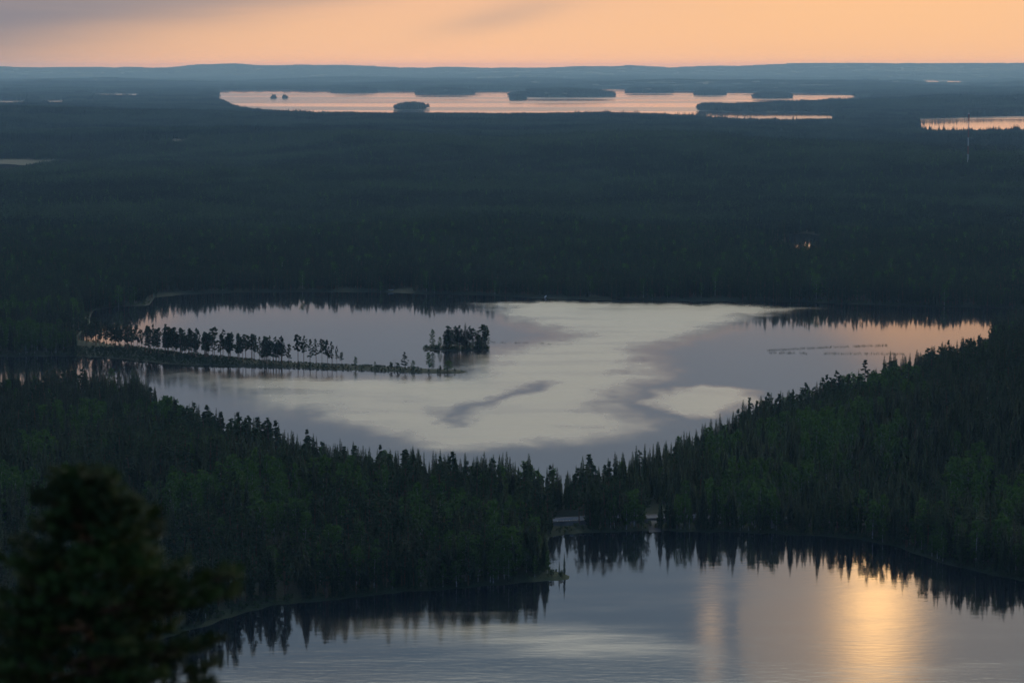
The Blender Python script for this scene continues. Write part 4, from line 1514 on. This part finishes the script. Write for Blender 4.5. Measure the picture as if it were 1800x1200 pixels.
def boat(px, py, L_, label, rz, tilt=0.0):
    p = ground(px, py, 0.5)
    b_ = empty('rowing_boat', (p[0], p[1], max(z_of(p), 0.0) + 0.3), label, 'boat')
    b_.rotation_euler = (0, tilt, rz)
    mb = MB()
    st = []
    for i in range(9):
        s = i / 8
        hw_ = 0.68 * math.sin(math.pi * (0.12 + 0.76 * s) ** 0.9) if s > 0 else 0.38
        hw_ = max(hw_ * (1 if s < 0.9 else 0.45), 0.04)
        x = (s - 0.5) * L_
        rise = 0.25 * (2 * s - 1) ** 2
        st.append([(x, -hw_, 0.5 + rise), (x, -hw_ * 0.7, 0.12 + rise * 0.5), (x, 0, rise * 0.7), (x, hw_ * 0.7, 0.12 + rise * 0.5), (x, hw_, 0.5 + rise)])
    for a, b in zip(st, st[1:]):
        for k in range(4):
            mb.quad(a[k], a[k + 1], b[k + 1], b[k])
    link('hull', mb.mesh('hull', [M['white']]), b_)
    for x in (-0.8, 0.5):
        t_ = MB(); t_.box((x, 0, 0.38), (0.25, 1.05, 0.04)); link('thwart', t_.mesh('thwart', [M['brownwood']]), b_)
    return b_


boat(959, 522.5, 4.2, 'pale boat pulled up on the far shore where the wind strikes', R(75), R(-14))
boat(687, 511.5, 4.0, 'pale boat lying by the sandy landing on the far shore', R(20))

# ------------------------------------------------------------------ the blurred pine close to the view point
tp = ground(150, 832, 0.0)
DIST = 24.0
sc_ = DIST / math.hypot(*tp)
fx, fy = tp[0] * sc_, tp[1] * sc_
ftop = CAM_Z * (1 - sc_)
fbase = z_of((fx, fy)) - 0.15
FH = ftop - fbase
fp = empty('pine_tree', (fx, fy, fbase), 'close dark pine top, blurred, filling the lower corner above the lake', 'tree')
m, n, b = material('close_pine_needles', 0.7)
oi = n.new('ShaderNodeNewGeometry')
nzf = n.noise(oi.outputs['Position'], 2.2, 3.0)
n.put(b.inputs['Base Color'], n.mix(n.smooth(nzf, 0.35, 0.68), (0.034, 0.052, 0.012), (0.105, 0.145, 0.026)))
M['closepine'] = m
M['rust'] = plain_mat('rusty_needles', (0.07, 0.035, 0.018), (0.12, 0.05, 0.024), 3.0)
mb = MB()
mb.tube([(0, 0, 0), (0.02, 0.02, FH * 0.5), (0, 0, FH - 0.15)], [0.13, 0.075, 0.018], 8)
link('trunk', mb.mesh('pine_trunk', [M['pinebark']], True), fp)


def tuft(mb, p, d, L_, n_, g, mi=0):
    d = Vector(d).normalized()
    u = d.orthogonal().normalized(); v = d.cross(u)
    for _ in range(n_):
        s = g.random()
        o = Vector(p) + d * (L_ * (s - 0.25))
        a = g.uniform(0, 6.28)
        out = (u * math.cos(a) + v * math.sin(a)) * 0.8 + d * g.uniform(0.3, 0.9)
        tip = o + out.normalized() * g.uniform(0.06, 0.105)
        sd_ = out.cross(d).normalized() * 0.008
        mb.tri(o - sd_, o + sd_, tip, mi)


g = random.Random(77)
nwh = 0
zc = 0.12
while zc < 3.4:
    nbr = 6 if zc > 0.4 else 5
    a0 = g.uniform(0, 6.28)
    for k in range(nbr):
        a = a0 + 6.283 * k / nbr + g.uniform(-0.35, 0.35)
        L_ = (0.13 + 0.60 * zc ** 1.05) * g.uniform(0.66, 1.14)
        if zc > 1.75 and math.cos(a) > 0.3:
            L_ = min(L_, 1.22)
        if zc > 0.3 and g.random() < 0.14:
            continue
        if 1.15 < zc < 1.6 and abs(math.cos(a) - 1) < 0.25:
            L_ = 1.42
        zb = FH - zc
        rise = 0.30 if zc < 0.8 else 0.16
        pts = [Vector((0, 0, zb)), Vector((L_ * 0.5 * math.cos(a), L_ * 0.5 * math.sin(a), zb + rise * L_ * 0.35)),
               Vector((L_ * math.cos(a), L_ * math.sin(a), zb + rise * L_))]
        mb = MB(); mb.tube(pts, [0.022, 0.014, 0.006], 4, cap=False)
        ned = MB()
        rust = g.random() < 0.025
        nt_ = int(6 + 18 * L_)
        for j in range(nt_):
            s = 0.25 + 0.75 * (j + g.random()) / nt_
            q = pts[0].lerp(pts[1], s * 2) if s < 0.5 else pts[1].lerp(pts[2], s * 2 - 1)
            sa = a + g.choice((-1, 1)) * g.uniform(0.3, 1.1)
            sl = g.uniform(0.05, 0.30) * (1.15 - 0.5 * s) * min(1.0, 0.5 + L_)
            d = Vector((math.cos(sa), math.sin(sa), g.uniform(0.15, 0.8)))
            e = q + d.normalized() * sl
            mb.tube([q, e], [0.006, 0.004], 3, cap=False)
            tuft(ned, e, d, 0.15, 44, g)
        tuft(ned, pts[2], pts[2] - pts[1] + Vector((0, 0, 0.15)), 0.18, 46, g)
        br = link('branch', mb.mesh('pine_branch', [M['pinebark']], True), fp)
        o = link('needles', ned.mesh('pine_needles', [M['rust'] if rust else M['closepine']]), br)
        if rust:
            o['label'] = 'rusty brown dying needles'
    zc += 0.135 + 0.012 * zc
ned = MB()
for k in range(5):
    tuft(ned, (g.uniform(-0.03, 0.03), g.uniform(-0.03, 0.03), FH - 0.14 + 0.03 * k), (g.uniform(-0.2, 0.2), g.uniform(-0.2, 0.2), 1), 0.14, 40, g)
link('leader_needles', ned.mesh('leader_needles', [M['closepine']]), fp)

# ------------------------------------------------------------------ haze
mb = MB()
mb.box((0, 0, 0), (1, 1, 1))
hz = mb.mesh('haze', [])
hm = bpy.data.materials.new('haze_air')
hm.use_nodes = True
hm.node_tree.nodes.clear()
ho = hm.node_tree.nodes.new('ShaderNodeOutputMaterial')
pv = hm.node_tree.nodes.new('ShaderNodeVolumePrincipled')
pv.inputs['Color'].default_value = (0.38, 0.68, 1.0, 1)
pv.inputs['Absorption Color'].default_value = (1, 1, 1, 1)
pv.inputs['Density'].default_value = HAZE_DENSITY
pv.inputs['Anisotropy'].default_value = 0.3
hm.node_tree.links.new(pv.outputs[0], ho.inputs['Volume'])
hz.materials.append(hm)
hz_o = link('haze', hz, kind='stuff', label='blue evening haze lying over the whole lake country')
HB, HT = -6.0, 212.0
hz_o.scale = (84000, 84000, HT - HB)
hz_o.location = (0, 0, (HT + HB) / 2)
